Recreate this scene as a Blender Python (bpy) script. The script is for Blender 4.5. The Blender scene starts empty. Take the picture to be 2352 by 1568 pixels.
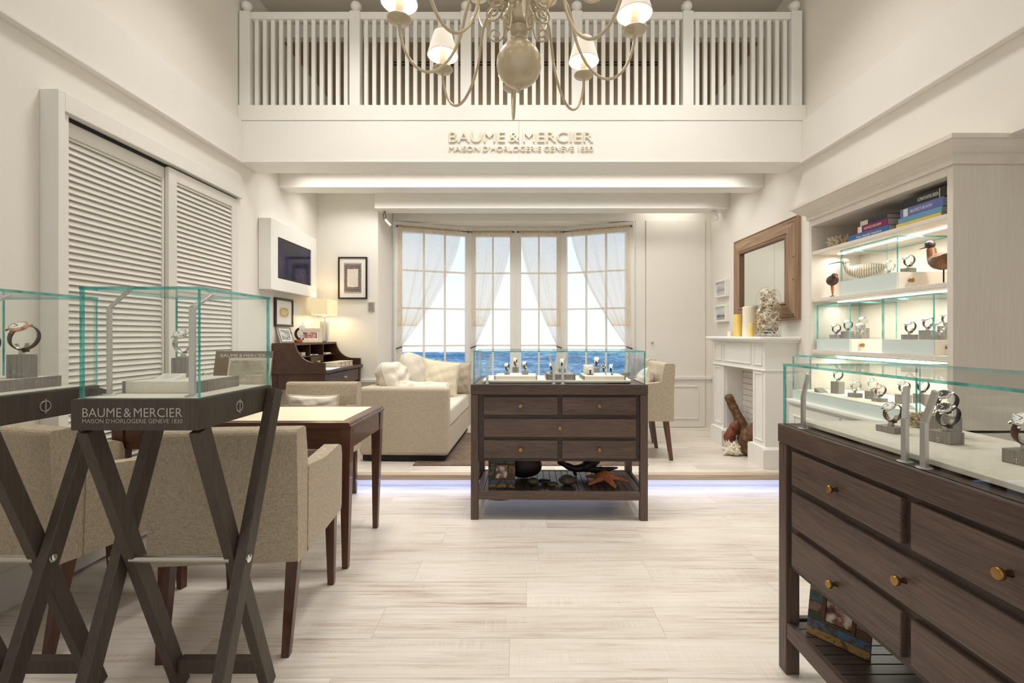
import bpy, bmesh, math, random
from mathutils import Vector, Matrix, Euler
random.seed(7)
C = bpy.context.scene.collection
SC = bpy.context.scene
PI = math.pi
R = math.radians

# ------------------------------------------------------------------ camera, world, lights, exposure
cam_d = bpy.data.cameras.new('camera'); cam = bpy.data.objects.new('camera', cam_d); C.objects.link(cam)
cam_d.sensor_width = 36; cam_d.lens = 36 * 1060 / 2352
cam_d.shift_x = -16 / 2352; cam_d.shift_y = -14 / 2352
cam_d.clip_start = 0.02
cam.location = (0, 0, 1.28); cam.rotation_euler = (R(90), 0, 0)
SC.camera = cam

SC.view_settings.view_transform = 'Standard'; SC.view_settings.look = 'None'
SC.view_settings.exposure = 0.2; SC.view_settings.gamma = 1
SC.view_settings.use_curve_mapping = False
SC.cycles.max_bounces = 10; SC.cycles.diffuse_bounces = 5; SC.cycles.glossy_bounces = 5
SC.cycles.transmission_bounces = 8; SC.cycles.transparent_max_bounces = 48
SC.cycles.caustics_reflective = False; SC.cycles.caustics_refractive = False
SC.cycles.sample_clamp_indirect = 6.0
SC.cycles.use_denoising = True

W = bpy.data.worlds.new('mall_daylight'); SC.world = W; W.use_nodes = True
W.node_tree.nodes['Background'].inputs[0].default_value = (1.0, 0.97, 0.92, 1)
W.node_tree.nodes['Background'].inputs[1].default_value = 0.74

def area(name, loc, sx, sy, power, col=(1, .93, .83), rot=(0, 0, 0), spread=180):
    d = bpy.data.lights.new(name, 'AREA'); d.shape = 'RECTANGLE'; d.size = sx; d.size_y = sy
    d.energy = power; d.color = col; d.spread = R(spread)
    o = bpy.data.objects.new(name, d); C.objects.link(o); o.location = loc; o.rotation_euler = rot
    return o
WARM = (1, .965, .915)
# recessed ceiling lamps of the double-height front hall
for lx in (-1.3, 0, 1.3):
    for ly in (0.2, 1.6, 3.0):
        area('ceiling_downlight', (lx, ly, 4.33), .5, .5, (.1, 1.0, 16)[int(ly / 1.4)], WARM, (0, 0, 0), 115)
# added fill lights near the ceiling that brighten the gallery railing
for lx in (-1.6, 0, 1.6):
    area('railing_fill', (lx, 1.9, 4.30), .25, .25, 1.5, WARM, (R(72), 0, 0), 100)
# lamps in the troughs between the beams under the gallery
area('trough_light', (0, 4.42, 2.93), 4.4, .16, 19, WARM, (0, 0, 0), 140)
area('trough_light', (0, 5.06, 2.93), 4.4, .20, 28, WARM, (0, 0, 0), 140)
area('trough_light', (1.9, 5.72, 2.93), .7, .08, 1.2, WARM)
area('gallery_ceiling_fill', (0, 6.2, 3.45), 3.5, .3, 9, WARM, (R(180), 0, 0))  # added unseen uplight, brightens the brown gallery ceiling
# cool strip lamp below the platform nosing
area('step_light', (0, 3.905, .05), 4.7, .03, 1.9, (.40, .52, 1.0), (R(-35), 0, 0))
# small strip lamps under the cabinet shelves
for lz in (1.885, 1.522, 1.132):
    area('shelf_light', (2.43, 3.0, lz), .03, 1.05, 3.6, (1, .94, .86))

# ------------------------------------------------------------------ materials
def newmat(name):
    m = bpy.data.materials.new(name); m.use_nodes = True
    nt = m.node_tree; b = nt.nodes['Principled BSDF']
    return m, nt, b
def lin(r, g, b):
    f = lambda c: ((c / 255 + .055) / 1.055) ** 2.4 if c > 10 else c / 255 / 12.92
    return (f(r), f(g), f(b), 1)
def plain(name, col, rough=.5, metal=0, spec=.5, coat=0, emit=None, es=0):
    m, nt, b = newmat(name)
    b.inputs['Base Color'].default_value = col; b.inputs['Roughness'].default_value = rough
    b.inputs['Metallic'].default_value = metal; b.inputs['Specular IOR Level'].default_value = spec
    b.inputs['Coat Weight'].default_value = coat
    if emit: b.inputs['Emission Color'].default_value = emit; b.inputs['Emission Strength'].default_value = es
    return m
def N(nt, t, **kw):
    n = nt.nodes.new(t)
    for k, v in kw.items(): setattr(n, k, v)
    return n
def ramp(nt, stops):
    r = N(nt, 'ShaderNodeValToRGB'); e = r.color_ramp.elements
    e[0].position, e[0].color = stops[0]; e[1].position, e[1].color = stops[-1]
    for p, c in stops[1:-1]:
        x = e.new(p); x.color = c
    return r
def coords(nt, scale=(1, 1, 1), per_object=True, rot=(0, 0, 0)):
    tc = N(nt, 'ShaderNodeTexCoord'); mp = N(nt, 'ShaderNodeMapping')
    mp.inputs['Scale'].default_value = scale; mp.inputs['Rotation'].default_value = rot
    nt.links.new(tc.outputs['Object'], mp.inputs['Vector'])
    if per_object:
        oi = N(nt, 'ShaderNodeObjectInfo'); ml = N(nt, 'ShaderNodeMath', operation='MULTIPLY'); ml.inputs[1].default_value = 37
        cb = N(nt, 'ShaderNodeCombineXYZ')
        nt.links.new(oi.outputs['Random'], ml.inputs[0])
        for i in range(3): nt.links.new(ml.outputs[0], cb.inputs[i])
        nt.links.new(cb.outputs[0], mp.inputs['Location'])
    return mp.outputs['Vector']
def noise(nt, vec, scale, detail=4, rough=.55, dist=0):
    n = N(nt, 'ShaderNodeTexNoise'); n.inputs['Scale'].default_value = scale; n.inputs['Detail'].default_value = detail
    n.inputs['Roughness'].default_value = rough; n.inputs['Distortion'].default_value = dist
    nt.links.new(vec, n.inputs['Vector']); return n.outputs['Fac']
def bump(nt, b, h, strength=.2, dist=.002):
    bp = N(nt, 'ShaderNodeBump'); bp.inputs['Strength'].default_value = strength; bp.inputs['Distance'].default_value = dist
    nt.links.new(h, bp.inputs['Height']); nt.links.new(bp.outputs[0], b.inputs['Normal'])
def mixf(nt, a, b, fac):
    m = N(nt, 'ShaderNodeMix'); m.data_type = 'FLOAT'; m.inputs[0].default_value = fac
    nt.links.new(a, m.inputs[2]); nt.links.new(b, m.inputs[3]); return m.outputs[0]

def wood(name, dark, light, axis=0, rough=.45, fine=60, spec=.4, bumpy=.15, coat=0):
    m, nt, b = newmat(name)
    sc = [fine, fine, fine]; sc[axis] = fine * .045
    v = coords(nt, tuple(sc)); n1 = noise(nt, v, 1, 5, .6, .3)
    sc2 = [6, 6, 6]; sc2[axis] = .5
    v2 = coords(nt, tuple(sc2)); n2 = noise(nt, v2, 1, 2, .5, .6)
    f = mixf(nt, n1, n2, .4)
    r = ramp(nt, [(.36, dark), (.62, light)]); nt.links.new(f, r.inputs[0])
    nt.links.new(r.outputs[0], b.inputs['Base Color']); b.inputs['Roughness'].default_value = rough
    b.inputs['Specular IOR Level'].default_value = spec; b.inputs['Coat Weight'].default_value = coat
    bump(nt, b, n1, bumpy, .001); return m
def fabric(name, dark, light, sc=1.0, rough=.95):
    m, nt, b = newmat(name)
    n1 = noise(nt, coords(nt, (52 * sc, 52 * sc, 460 * sc)), 1, 3, .6)
    n2 = noise(nt, coords(nt, (460 * sc, 460 * sc, 52 * sc)), 1, 3, .6)
    f = mixf(nt, n1, n2, .5)
    r = ramp(nt, [(.38, dark), (.62, light)]); nt.links.new(f, r.inputs[0])
    nt.links.new(r.outputs[0], b.inputs['Base Color']); b.inputs['Roughness'].default_value = rough
    b.inputs['Specular IOR Level'].default_value = .15; b.inputs['Sheen Weight'].default_value = .15
    bump(nt, b, f, .35, .0015); return m
def mottled(name, stops, scale, rough=.6, bm=.4, metal=0, spec=.4, dist=.5, bd=.004):
    m, nt, b = newmat(name)
    n1 = noise(nt, coords(nt, (1, 1, 1)), scale, 6, .6, dist)
    r = ramp(nt, stops); nt.links.new(n1, r.inputs[0]); nt.links.new(r.outputs[0], b.inputs['Base Color'])
    b.inputs['Roughness'].default_value = rough; b.inputs['Metallic'].default_value = metal
    b.inputs['Specular IOR Level'].default_value = spec
    if bm: bump(nt, b, n1, bm, bd)
    return m

M = {}
def paint(name, col, rough=.55):
    m, nt, b = newmat(name)
    n1 = noise(nt, coords(nt, (1, 1, 1)), 3, 3)
    c0 = tuple(c * .975 for c in col[:3]) + (1,)
    r = ramp(nt, [(.3, c0), (.7, col)]); nt.links.new(n1, r.inputs[0]); nt.links.new(r.outputs[0], b.inputs['Base Color'])
    b.inputs['Roughness'].default_value = rough; b.inputs['Specular IOR Level'].default_value = .3
    return m
M['wall'] = paint('wall_paint', (.82, .795, .735, 1), .6)
M['white'] = paint('white_lacquer', (.85, .835, .795, 1), .35)
M['trim'] = paint('trim_paint', (.83, .81, .76, 1), .4)
M['louvre'] = paint('louvre_paint', (.77, .745, .695, 1), .42)
M['ceil'] = paint('ceiling_paint', (.74, .69, .61, 1), .8)
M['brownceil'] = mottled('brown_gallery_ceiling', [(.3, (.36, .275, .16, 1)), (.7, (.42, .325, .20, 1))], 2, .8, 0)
# whitewashed floor boards: grain along x with saw marks across
def floor_mat():
    m, nt, b = newmat('whitewashed_oak_boards')
    n1 = noise(nt, coords(nt, (2.2, 62, 10)), 1, 7, .72, .6)           # long streaks of the grain
    n2 = noise(nt, coords(nt, (150, 5, 10)), 1, 3, .6)                 # saw marks across
    n3 = noise(nt, coords(nt, (1.3, 5, 6)), 1, 3, .5, .8)              # worn patches
    n4 = noise(nt, coords(nt, (1.7, 9, 3)), 1, 2, .5)
    pm_ = ramp(nt, [(.50, (0, 0, 0, 1)), (.66, (1, 1, 1, 1))]); nt.links.new(n4, pm_.inputs[0])
    sm_ = N(nt, 'ShaderNodeMix'); sm_.data_type = 'FLOAT'
    ml = N(nt, 'ShaderNodeMath', operation='MULTIPLY'); ml.inputs[1].default_value = .36; nt.links.new(pm_.outputs[0], ml.inputs[0])
    nt.links.new(ml.outputs[0], sm_.inputs[0]); nt.links.new(n1, sm_.inputs[2]); nt.links.new(n2, sm_.inputs[3])
    f = mixf(nt, sm_.outputs[0], n3, .30)
    r = ramp(nt, [(.32, (.36, .28, .22, 1)), (.405, (.57, .49, .42, 1)), (.49, (.69, .63, .56, 1)), (.64, (.775, .73, .67, 1))])
    nt.links.new(f, r.inputs[0])
    oi = N(nt, 'ShaderNodeObjectInfo'); hs = N(nt, 'ShaderNodeHueSaturation')
    mr = N(nt, 'ShaderNodeMapRange'); mr.inputs[3].default_value = .975; mr.inputs[4].default_value = 1.02
    nt.links.new(oi.outputs['Random'], mr.inputs[0]); nt.links.new(mr.outputs[0], hs.inputs['Value'])
    nt.links.new(r.outputs[0], hs.inputs['Color']); nt.links.new(hs.outputs[0], b.inputs['Base Color'])
    b.inputs['Roughness'].default_value = .33; b.inputs['Specular IOR Level'].default_value = .4
    bump(nt, b, f, .10, .002); return m
M['floor'] = floor_mat()
M['nosing'] = wood('nosing_wood', (.36, .27, .20, 1), (.60, .50, .40, 1), 0, .5, 40)
TA, TB = (.060, .040, .032, 1), (.145, .097, .077, 1)
M['taupe'] = wood('taupe_stained_ash', TA, TB, 0, .42, 190, .35, .3)
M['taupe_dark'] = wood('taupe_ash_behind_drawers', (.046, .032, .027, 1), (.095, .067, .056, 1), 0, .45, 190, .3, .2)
M['taupe_z'] = wood('taupe_stained_ash_upright', TA, TB, 2, .42, 190, .35, .3)
M['taupe_y'] = wood('taupe_stained_ash_slat', (.040, .029, .026, 1), (.085, .062, .055, 1), 1, .35, 90, .45)
M['stand'] = wood('grey_brown_stand_wood', (.050, .038, .029, 1), (.078, .061, .047, 1), 2, .45, 120, .35, .08)
M['block'] = wood('grey_weathered_block', (.19, .165, .15, 1), (.36, .32, .295, 1), 2, .5, 220, .4)
M['mahog'] = wood('mahogany', (.050, .015, .007, 1), (.108, .037, .018, 1), 2, .3, 60, .5, .05, .2)
M['mahog_x'] = wood('mahogany_long', (.050, .015, .007, 1), (.108, .037, .018, 1), 0, .3, 60, .5, .05, .2)
M['walnut'] = wood('dark_walnut', (.036, .012, .006, 1), (.080, .032, .015, 1), 1, .35, 60, .5, .05, .1)
M['mirrorwood'] = wood('rustic_pine', (.18, .108, .062, 1), (.39, .26, .165, 1), 2, .55, 40, .35, .3)
M['mirrorwood_y'] = wood('rustic_pine_long', (.18, .108, .062, 1), (.39, .26, .165, 1), 1, .55, 40, .35, .3)
M['cabwood'] = wood('limed_cabinet_wood', (.70, .645, .575, 1), (.765, .715, .645, 1), 2, .5, 140, .3, .05)
M['linen'] = fabric('beige_linen', (.31, .25, .175, 1), (.53, .455, .345, 1))
M['linen_sofa'] = fabric('sofa_linen', (.40, .335, .25, 1), (.575, .505, .40, 1))
M['linen_light'] = fabric('light_linen', (.55, .495, .41, 1), (.70, .65, .56, 1), .7)
M['cream'] = fabric('cream_cotton', (.68, .60, .44, 1), (.80, .73, .57, 1), .8)
M['ivory'] = fabric('ivory_cushion', (.74, .68, .58, 1), (.85, .80, .71, 1), .8)
M['leather'] = plain('cream_leather', (.80, .72, .54, 1), .5)
M['board'] = fabric('cream_display_board', (.74, .68, .58, 1), (.82, .77, .68, 1), .8)
M['rug'] = fabric('brown_rug', (.085, .052, .034, 1), (.20, .14, .10, 1), .3)
M['steel'] = plain('brushed_steel', (.58, .56, .53, 1), .32, 1)
M['alu'] = plain('satin_aluminium', (.62, .60, .58, 1), .38, .85)
M['chrome'] = plain('polished_steel', (.75, .74, .72, 1), .12, 1)
M['brass'] = plain('aged_brass', (.36, .215, .07, 1), .36, 1)
M['darkbrass'] = plain('dark_brass', (.10, .055, .03, 1), .4, 1)
M['rose'] = plain('rose_gold', (.75, .43, .27, 1), .2, 1)
M['gilt'] = plain('champagne_metal_letters', (.80, .73, .58, 1), .35, .25)
M['letter'] = plain('grey_metal_letters', (.46, .43, .39, 1), .4, .8)
M['brownstrap'] = plain('brown_leather_strap', (.075, .028, .015, 1), .45)
M['blackstrap'] = plain('black_leather_strap', (.018, .015, .015, 1), .45)
M['dial'] = plain('white_watch_dial', (.90, .89, .86, 1), .5)
M['dialdark'] = plain('dark_watch_dial', (.06, .055, .05, 1), .6, 0, .1)
M['black'] = plain('black_frame', (.014, .012, .011, 1), .4)
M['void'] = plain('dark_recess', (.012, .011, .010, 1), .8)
M['paper'] = plain('white_paper', (.80, .78, .74, 1), .7)
M['page'] = plain('book_pages', (.50, .47, .42, 1), .8)
M['chand'] = plain('champagne_lacquer', (.50, .425, .29, 1), .36, .25, .5, .3)
M['candle_tube'] = plain('candle_sleeve', (.70, .52, .36, 1), .5)
M['wax_y'] = plain('yellow_wax', (.82, .58, .16, 1), .45)
M['wax_w'] = plain('cream_wax', (.84, .78, .62, 1), .45)
M['star'] = mottled('bleached_starfish', [(.3, (.60, .50, .36, 1)), (.7, (.80, .73, .60, 1))], 60, .8)
M['coral'] = mottled('pale_coral', [(.3, (.48, .37, .24, 1)), (.7, (.78, .68, .52, 1))], 60, .8)
M['orange'] = mottled('orange_starfish', [(.3, (.32, .085, .035, 1)), (.7, (.58, .22, .10, 1))], 70, .75)
M['stone'] = mottled('olive_stone', [(.3, (.05, .043, .028, 1)), (.7, (.115, .098, .066, 1))], 30, .4, .1)
M['stone_d'] = mottled('dark_stone', [(.3, (.020, .018, .017, 1)), (.7, (.040, .036, .032, 1))], 30, .4, .1)
M['darkwood'] = mottled('charred_driftwood', [(.3, (.010, .006, .005, 1)), (.7, (.032, .018, .013, 1))], 30, .45, .6)
M['drift'] = mottled('brown_driftwood', [(.28, (.035, .016, .008, 1)), (.5, (.14, .07, .03, 1)), (.72, (.30, .18, .09, 1))], 26, .65, 1.0, bd=.012)
M['drift_red'] = mottled('red_driftwood', [(.3, (.09, .022, .012, 1)), (.72, (.32, .10, .05, 1))], 28, .5, 1.0, bd=.010)
M['conch'] = mottled('white_conch', [(.3, (.62, .52, .40, 1)), (.7, (.82, .77, .68, 1))], 25, .7, .4)
M['frost'] = plain('frosted_glass_skirt', (.66, .74, .71, 1), .25)
M['plinth'] = paint('ivory_plinth', (.80, .745, .66, 1), .5)
M['brickpaint'] = paint('painted_brick', (.78, .75, .69, 1), .5)
M['mirror'] = plain('mirror_glass', (.85, .87, .85, 1), .01, 1)
M['leaf'] = mottled('green_leaf', [(.3, (.16, .22, .03, 1)), (.7, (.42, .46, .10, 1))], 20, .5, .1)
M['grey'] = plain('grey_plastic', (.50, .46, .40, 1), .5)
M['crystal'] = plain('crystal_column', (.78, .77, .72, 1), .05)
M['brownfolder'] = plain('brown_folder_card', (.23, .165, .115, 1), .6)
M['creambook'] = plain('cream_booklet', (.70, .64, .51, 1), .6)
M['landscape'] = mottled('landscape_print', [(.35, (.36, .32, .24, 1)), (.6, (.52, .48, .38, 1))], 12, .6, 0)

def glass_mat(name, tint, extra=0.0):
    m, nt, b = newmat(name); nt.nodes.remove(b)
    t = N(nt, 'ShaderNodeBsdfTransparent'); t.inputs[0].default_value = tint
    g = N(nt, 'ShaderNodeBsdfGlossy'); g.inputs['Roughness'].default_value = .02
    lw = N(nt, 'ShaderNodeLayerWeight'); lw.inputs[0].default_value = .5
    pw = N(nt, 'ShaderNodeMath', operation='POWER'); pw.inputs[1].default_value = 5; nt.links.new(lw.outputs['Facing'], pw.inputs[0])
    fr = N(nt, 'ShaderNodeMath', operation='MULTIPLY_ADD'); fr.inputs[1].default_value = .6; fr.inputs[2].default_value = .028; nt.links.new(pw.outputs[0], fr.inputs[0])
    mx = N(nt, 'ShaderNodeMixShader'); nt.links.new(fr.outputs[0], mx.inputs[0])
    nt.links.new(t.outputs[0], mx.inputs[1]); nt.links.new(g.outputs[0], mx.inputs[2])
    nt.links.new(mx.outputs[0], nt.nodes['Material Output'].inputs[0]); return m
M['glass'] = glass_mat('clear_glass', (.982, .994, .989, 1))
def edge_mat():
    m, nt, b = newmat('teal_glass_edge')
    n1 = noise(nt, coords(nt, (14, 14, 14)), 1, 2)
    r = ramp(nt, [(.35, (.02, .25, .24, 1)), (.6, (.20, .62, .59, 1))]); nt.links.new(n1, r.inputs[0])
    nt.links.new(r.outputs[0], b.inputs['Base Color']); b.inputs['Roughness'].default_value = .12
    t = N(nt, 'ShaderNodeBsdfTransparent'); t.inputs[0].default_value = (.35, .80, .78, 1)
    mx = N(nt, 'ShaderNodeMixShader'); mx.inputs[0].default_value = .62
    nt.links.new(t.outputs[0], mx.inputs[1]); nt.links.new(b.outputs[0], mx.inputs[2])
    nt.links.new(mx.outputs[0], nt.nodes['Material Output'].inputs[0]); return m
M['edge'] = edge_mat()
def sheer_mat(name, col, opac):
    # thin cloth: denser where it is seen edge on, gathered in the tie or doubled at the heading
    m, nt, b = newmat(name); nt.nodes.remove(b)
    t = N(nt, 'ShaderNodeBsdfTransparent'); t.inputs[0].default_value = (.98, .975, .97, 1)
    d = N(nt, 'ShaderNodeBsdfDiffuse'); d.inputs[0].default_value = col
    l = N(nt, 'ShaderNodeBsdfTranslucent'); l.inputs[0].default_value = col
    a = N(nt, 'ShaderNodeMixShader'); a.inputs[0].default_value = .5
    nt.links.new(d.outputs[0], a.inputs[1]); nt.links.new(l.outputs[0], a.inputs[2])
    n1 = noise(nt, coords(nt, (700, 700, 40), False), 1, 2); mr = N(nt, 'ShaderNodeMapRange')
    mr.inputs[3].default_value = opac - .015; mr.inputs[4].default_value = opac + .015; nt.links.new(n1, mr.inputs[0])
    lw = N(nt, 'ShaderNodeLayerWeight'); lw.inputs[0].default_value = .5
    pw = N(nt, 'ShaderNodeMath', operation='POWER'); pw.inputs[1].default_value = 2.2; nt.links.new(lw.outputs['Facing'], pw.inputs[0])
    f1 = N(nt, 'ShaderNodeMath', operation='MULTIPLY_ADD'); f1.inputs[1].default_value = 1.1; nt.links.new(pw.outputs[0], f1.inputs[0]); nt.links.new(mr.outputs[0], f1.inputs[2])
    tc = N(nt, 'ShaderNodeTexCoord'); sp = N(nt, 'ShaderNodeSeparateXYZ'); nt.links.new(tc.outputs['Object'], sp.inputs[0])
    g = N(nt, 'ShaderNodeMapRange'); g.interpolation_type = 'SMOOTHSTEP'; g.inputs[1].default_value = 1.65; g.inputs[2].default_value = 1.10; g.inputs[3].default_value = 0; g.inputs[4].default_value = .45; nt.links.new(sp.outputs['Z'], g.inputs[0])
    h = N(nt, 'ShaderNodeMapRange'); h.inputs[1].default_value = 2.625; h.inputs[2].default_value = 2.635; h.inputs[3].default_value = 0; h.inputs[4].default_value = .28; nt.links.new(sp.outputs['Z'], h.inputs[0])
    s1 = N(nt, 'ShaderNodeMath', operation='ADD'); nt.links.new(f1.outputs[0], s1.inputs[0]); nt.links.new(g.outputs[0], s1.inputs[1])
    s2 = N(nt, 'ShaderNodeMath', operation='ADD'); s2.use_clamp = True; nt.links.new(s1.outputs[0], s2.inputs[0]); nt.links.new(h.outputs[0], s2.inputs[1])
    mx = N(nt, 'ShaderNodeMixShader'); nt.links.new(s2.outputs[0], mx.inputs[0])
    nt.links.new(t.outputs[0], mx.inputs[1]); nt.links.new(a.outputs[0], mx.inputs[2])
    nt.links.new(mx.outputs[0], nt.nodes['Material Output'].inputs[0]); return m
M['sheer'] = sheer_mat('white_sheer', (.90, .87, .82, 1), .27)
M['overlay'] = sheer_mat('tan_sheer_overlay', (.84, .66, .42, 1), .20)
def shade_mat(name, col, es):
    m, nt, b = newmat(name)
    b.inputs['Base Color'].default_value = col; b.inputs['Roughness'].default_value = .9
    b.inputs['Emission Color'].default_value = col; b.inputs['Emission Strength'].default_value = es
    return m
M['shade'] = shade_mat('lit_cream_shade', (.97, .91, .82, 1), .22)
M['shade_in'] = shade_mat('lit_shade_lining', (1, .95, .86, 1), .75)
M['deskshade'] = shade_mat('lit_desk_lamp_shade', (.86, .74, .46, 1), .36)
M['bulb'] = plain('lit_bulb', (1, .95, .85, 1), .5, 0, .5, 0, (1, .93, .82, 1), 7)
M['led'] = plain('lit_led_strip', (1, .95, .88, 1), .5, 0, .5, 0, (1, .96, .90, 1), 2.6)
M['ledblue'] = plain('lit_cool_led_strip', (.6, .7, 1, 1), .5, 0, .5, 0, (.5, .62, 1, 1), 1.5)

# ------------------------------------------------------------------ mesh building helpers
class MB:
    def __init__(s): s.v = []; s.f = []; s.m = []; s.s = []
    def add(s, vs, fs, mi=0, smooth=False, T=None):
        o = len(s.v)
        s.v += [tuple(T @ Vector(p)) if T else tuple(p) for p in vs]
        for f in fs: s.f.append([i + o for i in f]); s.m.append(mi); s.s.append(smooth)
        return s
    def box(s, a, b, mi=0, T=None):
        (x0, y0, z0), (x1, y1, z1) = a, b
        return s.add([(x0, y0, z0), (x1, y0, z0), (x1, y1, z0), (x0, y1, z0), (x0, y0, z1), (x1, y0, z1), (x1, y1, z1), (x0, y1, z1)],
              [(0, 3, 2, 1), (4, 5, 6, 7), (0, 1, 5, 4), (1, 2, 6, 5), (2, 3, 7, 6), (3, 0, 4, 7)], mi, False, T)
    def taper(s, c0, w0, c1, w1, mi=0):          # square bar, w = half widths (x, y) at both ends
        p = []
        for c, w in ((c0, w0), (c1, w1)):
            p += [(c[0] - w[0], c[1] - w[1], c[2]), (c[0] + w[0], c[1] - w[1], c[2]), (c[0] + w[0], c[1] + w[1], c[2]), (c[0] - w[0], c[1] + w[1], c[2])]
        return s.add(p, [(0, 3, 2, 1), (4, 5, 6, 7), (0, 1, 5, 4), (1, 2, 6, 5), (2, 3, 7, 6), (3, 0, 4, 7)], mi)
    def prism(s, poly, axis, a, b, mi=0, smooth=False, T=None):   # polygon in the other two axes, extruded from a to b
        n = len(poly)
        def P(q, t):
            return {0: (t, q[0], q[1]), 1: (q[0], t, q[1]), 2: (q[0], q[1], t)}[axis]
        vs = [P(q, a) for q in poly] + [P(q, b) for q in poly]
        s.add(vs, [tuple(range(n))[::-1], tuple(range(n, 2 * n))], mi, False, T)
        s.f += []
        return s.add(vs, [(i, (i + 1) % n, n + (i + 1) % n, n + i) for i in range(n)], mi, smooth, T)
    def tube(s, pts, rad, n=8, mi=0, caps=True, flat=(1, 1), up=None, T=None):
        pts = [Vector(p) for p in pts]; k = len(pts)
        if not hasattr(rad, '__len__'): rad = [rad] * k
        tan = [(pts[min(i + 1, k - 1)] - pts[max(i - 1, 0)]).normalized() for i in range(k)]
        u = Vector(up) if up else (Vector((0, 0, 1)) if abs(tan[0].z) < .9 else Vector((1, 0, 0)))
        u = (u - tan[0] * u.dot(tan[0])).normalized(); vs = []
        for i in range(k):
            u = (u - tan[i] * u.dot(tan[i])).normalized(); w = tan[i].cross(u)
            for j in range(n):
                a = 2 * PI * j / n
                vs.append(pts[i] + (u * math.cos(a) * flat[0] + w * math.sin(a) * flat[1]) * rad[i])
        fs = [(i * n + j, i * n + (j + 1) % n, (i + 1) * n + (j + 1) % n, (i + 1) * n + j) for i in range(k - 1) for j in range(n)]
        s.add(vs, fs, mi, True, T)
        if caps: 
            s.add(vs[:n], [tuple(range(n))[::-1]], mi, False, T); s.add(vs[-n:], [tuple(range(n))], mi, False, T)
        return s
    def lathe(s, prof, n=16, c=(0, 0, 0), mi=0, T=None):
        vs = []
        for r, z in prof:
            for j in range(n):
                a = 2 * PI * j / n; vs.append((c[0] + r * math.cos(a), c[1] + r * math.sin(a), c[2] + z))
        k = len(prof)
        fs = [(i * n + j, i * n + (j + 1) % n, (i + 1) * n + (j + 1) % n, (i + 1) * n + j) for i in range(k - 1) for j in range(n)]
        s.add(vs, fs, mi, True, T)
        if prof[0][0] > 1e-5: s.add(vs[:n], [tuple(range(n))[::-1]], mi, False, T)
        if prof[-1][0] > 1e-5: s.add(vs[-n:], [tuple(range(n))], mi, False, T)
        return s
    def ball(s, c, r, n=12, mi=0, sc=(1, 1, 1), T=None):
        h = n // 2 + 1
        prof = [(max(r * math.sin(PI * i / h), 1e-6) , -r * math.cos(PI * i / h)) for i in range(h + 1)]
        S = Matrix.Translation(c) @ Matrix.Diagonal((*sc, 1))
        return s.lathe(prof, n, (0, 0, 0), mi, (T @ S) if T else S)
    def grid(s, fn, nu, nv, mi=0, T=None, smooth=True):
        vs = [fn(i / nu, j / nv) for j in range(nv + 1) for i in range(nu + 1)]
        fs = [(j * (nu + 1) + i, j * (nu + 1) + i + 1, (j + 1) * (nu + 1) + i + 1, (j + 1) * (nu + 1) + i) for j in range(nv) for i in range(nu)]
        return s.add(vs, fs, mi, smooth, T)
    def mesh(s, name, mats, sharp=40):
        me = bpy.data.meshes.new(name); me.from_pydata(s.v, [], s.f)
        for m in (mats if isinstance(mats, (list, tuple)) else [mats]): me.materials.append(m)
        me.polygons.foreach_set('material_index', s.m); me.polygons.foreach_set('use_smooth', s.s)
        if any(s.s):
            bm = bmesh.new(); bm.from_mesh(me); bmesh.ops.remove_doubles(bm, verts=bm.verts, dist=1e-6)
            bmesh.ops.recalc_face_normals(bm, faces=bm.faces); bm.to_mesh(me); bm.free()
            me.set_sharp_from_angle(angle=R(sharp))
        me.validate(); me.update(); return me

def link(name, me, parent=None, loc=(0, 0, 0), rotz=0, bev=0, seg=2, sub=0):
    o = bpy.data.objects.new(name, me); C.objects.link(o)
    o.location = loc; o.rotation_euler = (0, 0, rotz) if not hasattr(rotz, '__len__') else rotz
    if parent: o.parent = parent
    if bev:
        b = o.modifiers.new('edge', 'BEVEL'); b.width = bev; b.segments = seg; b.limit_method = 'ANGLE'; b.angle_limit = R(40)
    if sub:
        b = o.modifiers.new('smooth', 'SUBSURF'); b.levels = sub; b.render_levels = sub
    return o
def part(name, mb, mat, parent, bev=0, seg=2, sub=0, loc=(0, 0, 0), rotz=0, label=None):
    o = link(name, mb.mesh(name, mat), parent, loc, rotz, bev, seg, sub)
    if label: o['label'] = label
    return o
def bx(a, b, mi=0): return MB().box(a, b, mi)
def thing(name, label, cat, loc=(0, 0, 0), rotz=0, group=None):
    o = link(name, None, None, loc, rotz); o.empty_display_size = .05
    o['label'] = label; o['category'] = cat
    if group: o['group'] = group
    return o
def solid(name, mb, mat, label, cat, loc=(0, 0, 0), rotz=0, bev=0, seg=2, sub=0, group=None):
    o = link(name, mb.mesh(name, mat), None, loc, rotz, bev, seg, sub)
    o['label'] = label; o['category'] = cat
    if group: o['group'] = group
    return o
def struct(name, mb=None, mat=None, bev=0, loc=(0, 0, 0), rotz=0, label=None):
    o = link(name, mb.mesh(name, mat) if mb else None, None, loc, rotz, bev)
    o['kind'] = 'structure'
    if label: o['label'] = label
    return o
def dup(src, parent=None, loc=None, rotz=None, scale=None):          # one object only
    c = src.copy(); C.objects.link(c)
    if parent: c.parent = parent
    if loc is not None: c.location = loc
    if rotz is not None: c.rotation_euler = (0, 0, rotz) if not hasattr(rotz, '__len__') else rotz
    if scale is not None: c.scale = scale if hasattr(scale, '__len__') else (scale,) * 3
    return c
KIDS = {}
def dup_tree(root, loc, rotz=0, label=None, scale=None):
    def rec(o, par):
        c = o.copy(); C.objects.link(c); c.parent = par
        for ch in list(o.children): rec(ch, c)
        return c
    r = rec(root, None); r.location = loc; r.rotation_euler = (0, 0, rotz) if not hasattr(rotz, '__len__') else rotz
    if scale is not None: r.scale = (scale,) * 3
    if label: r['label'] = label
    return r
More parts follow.
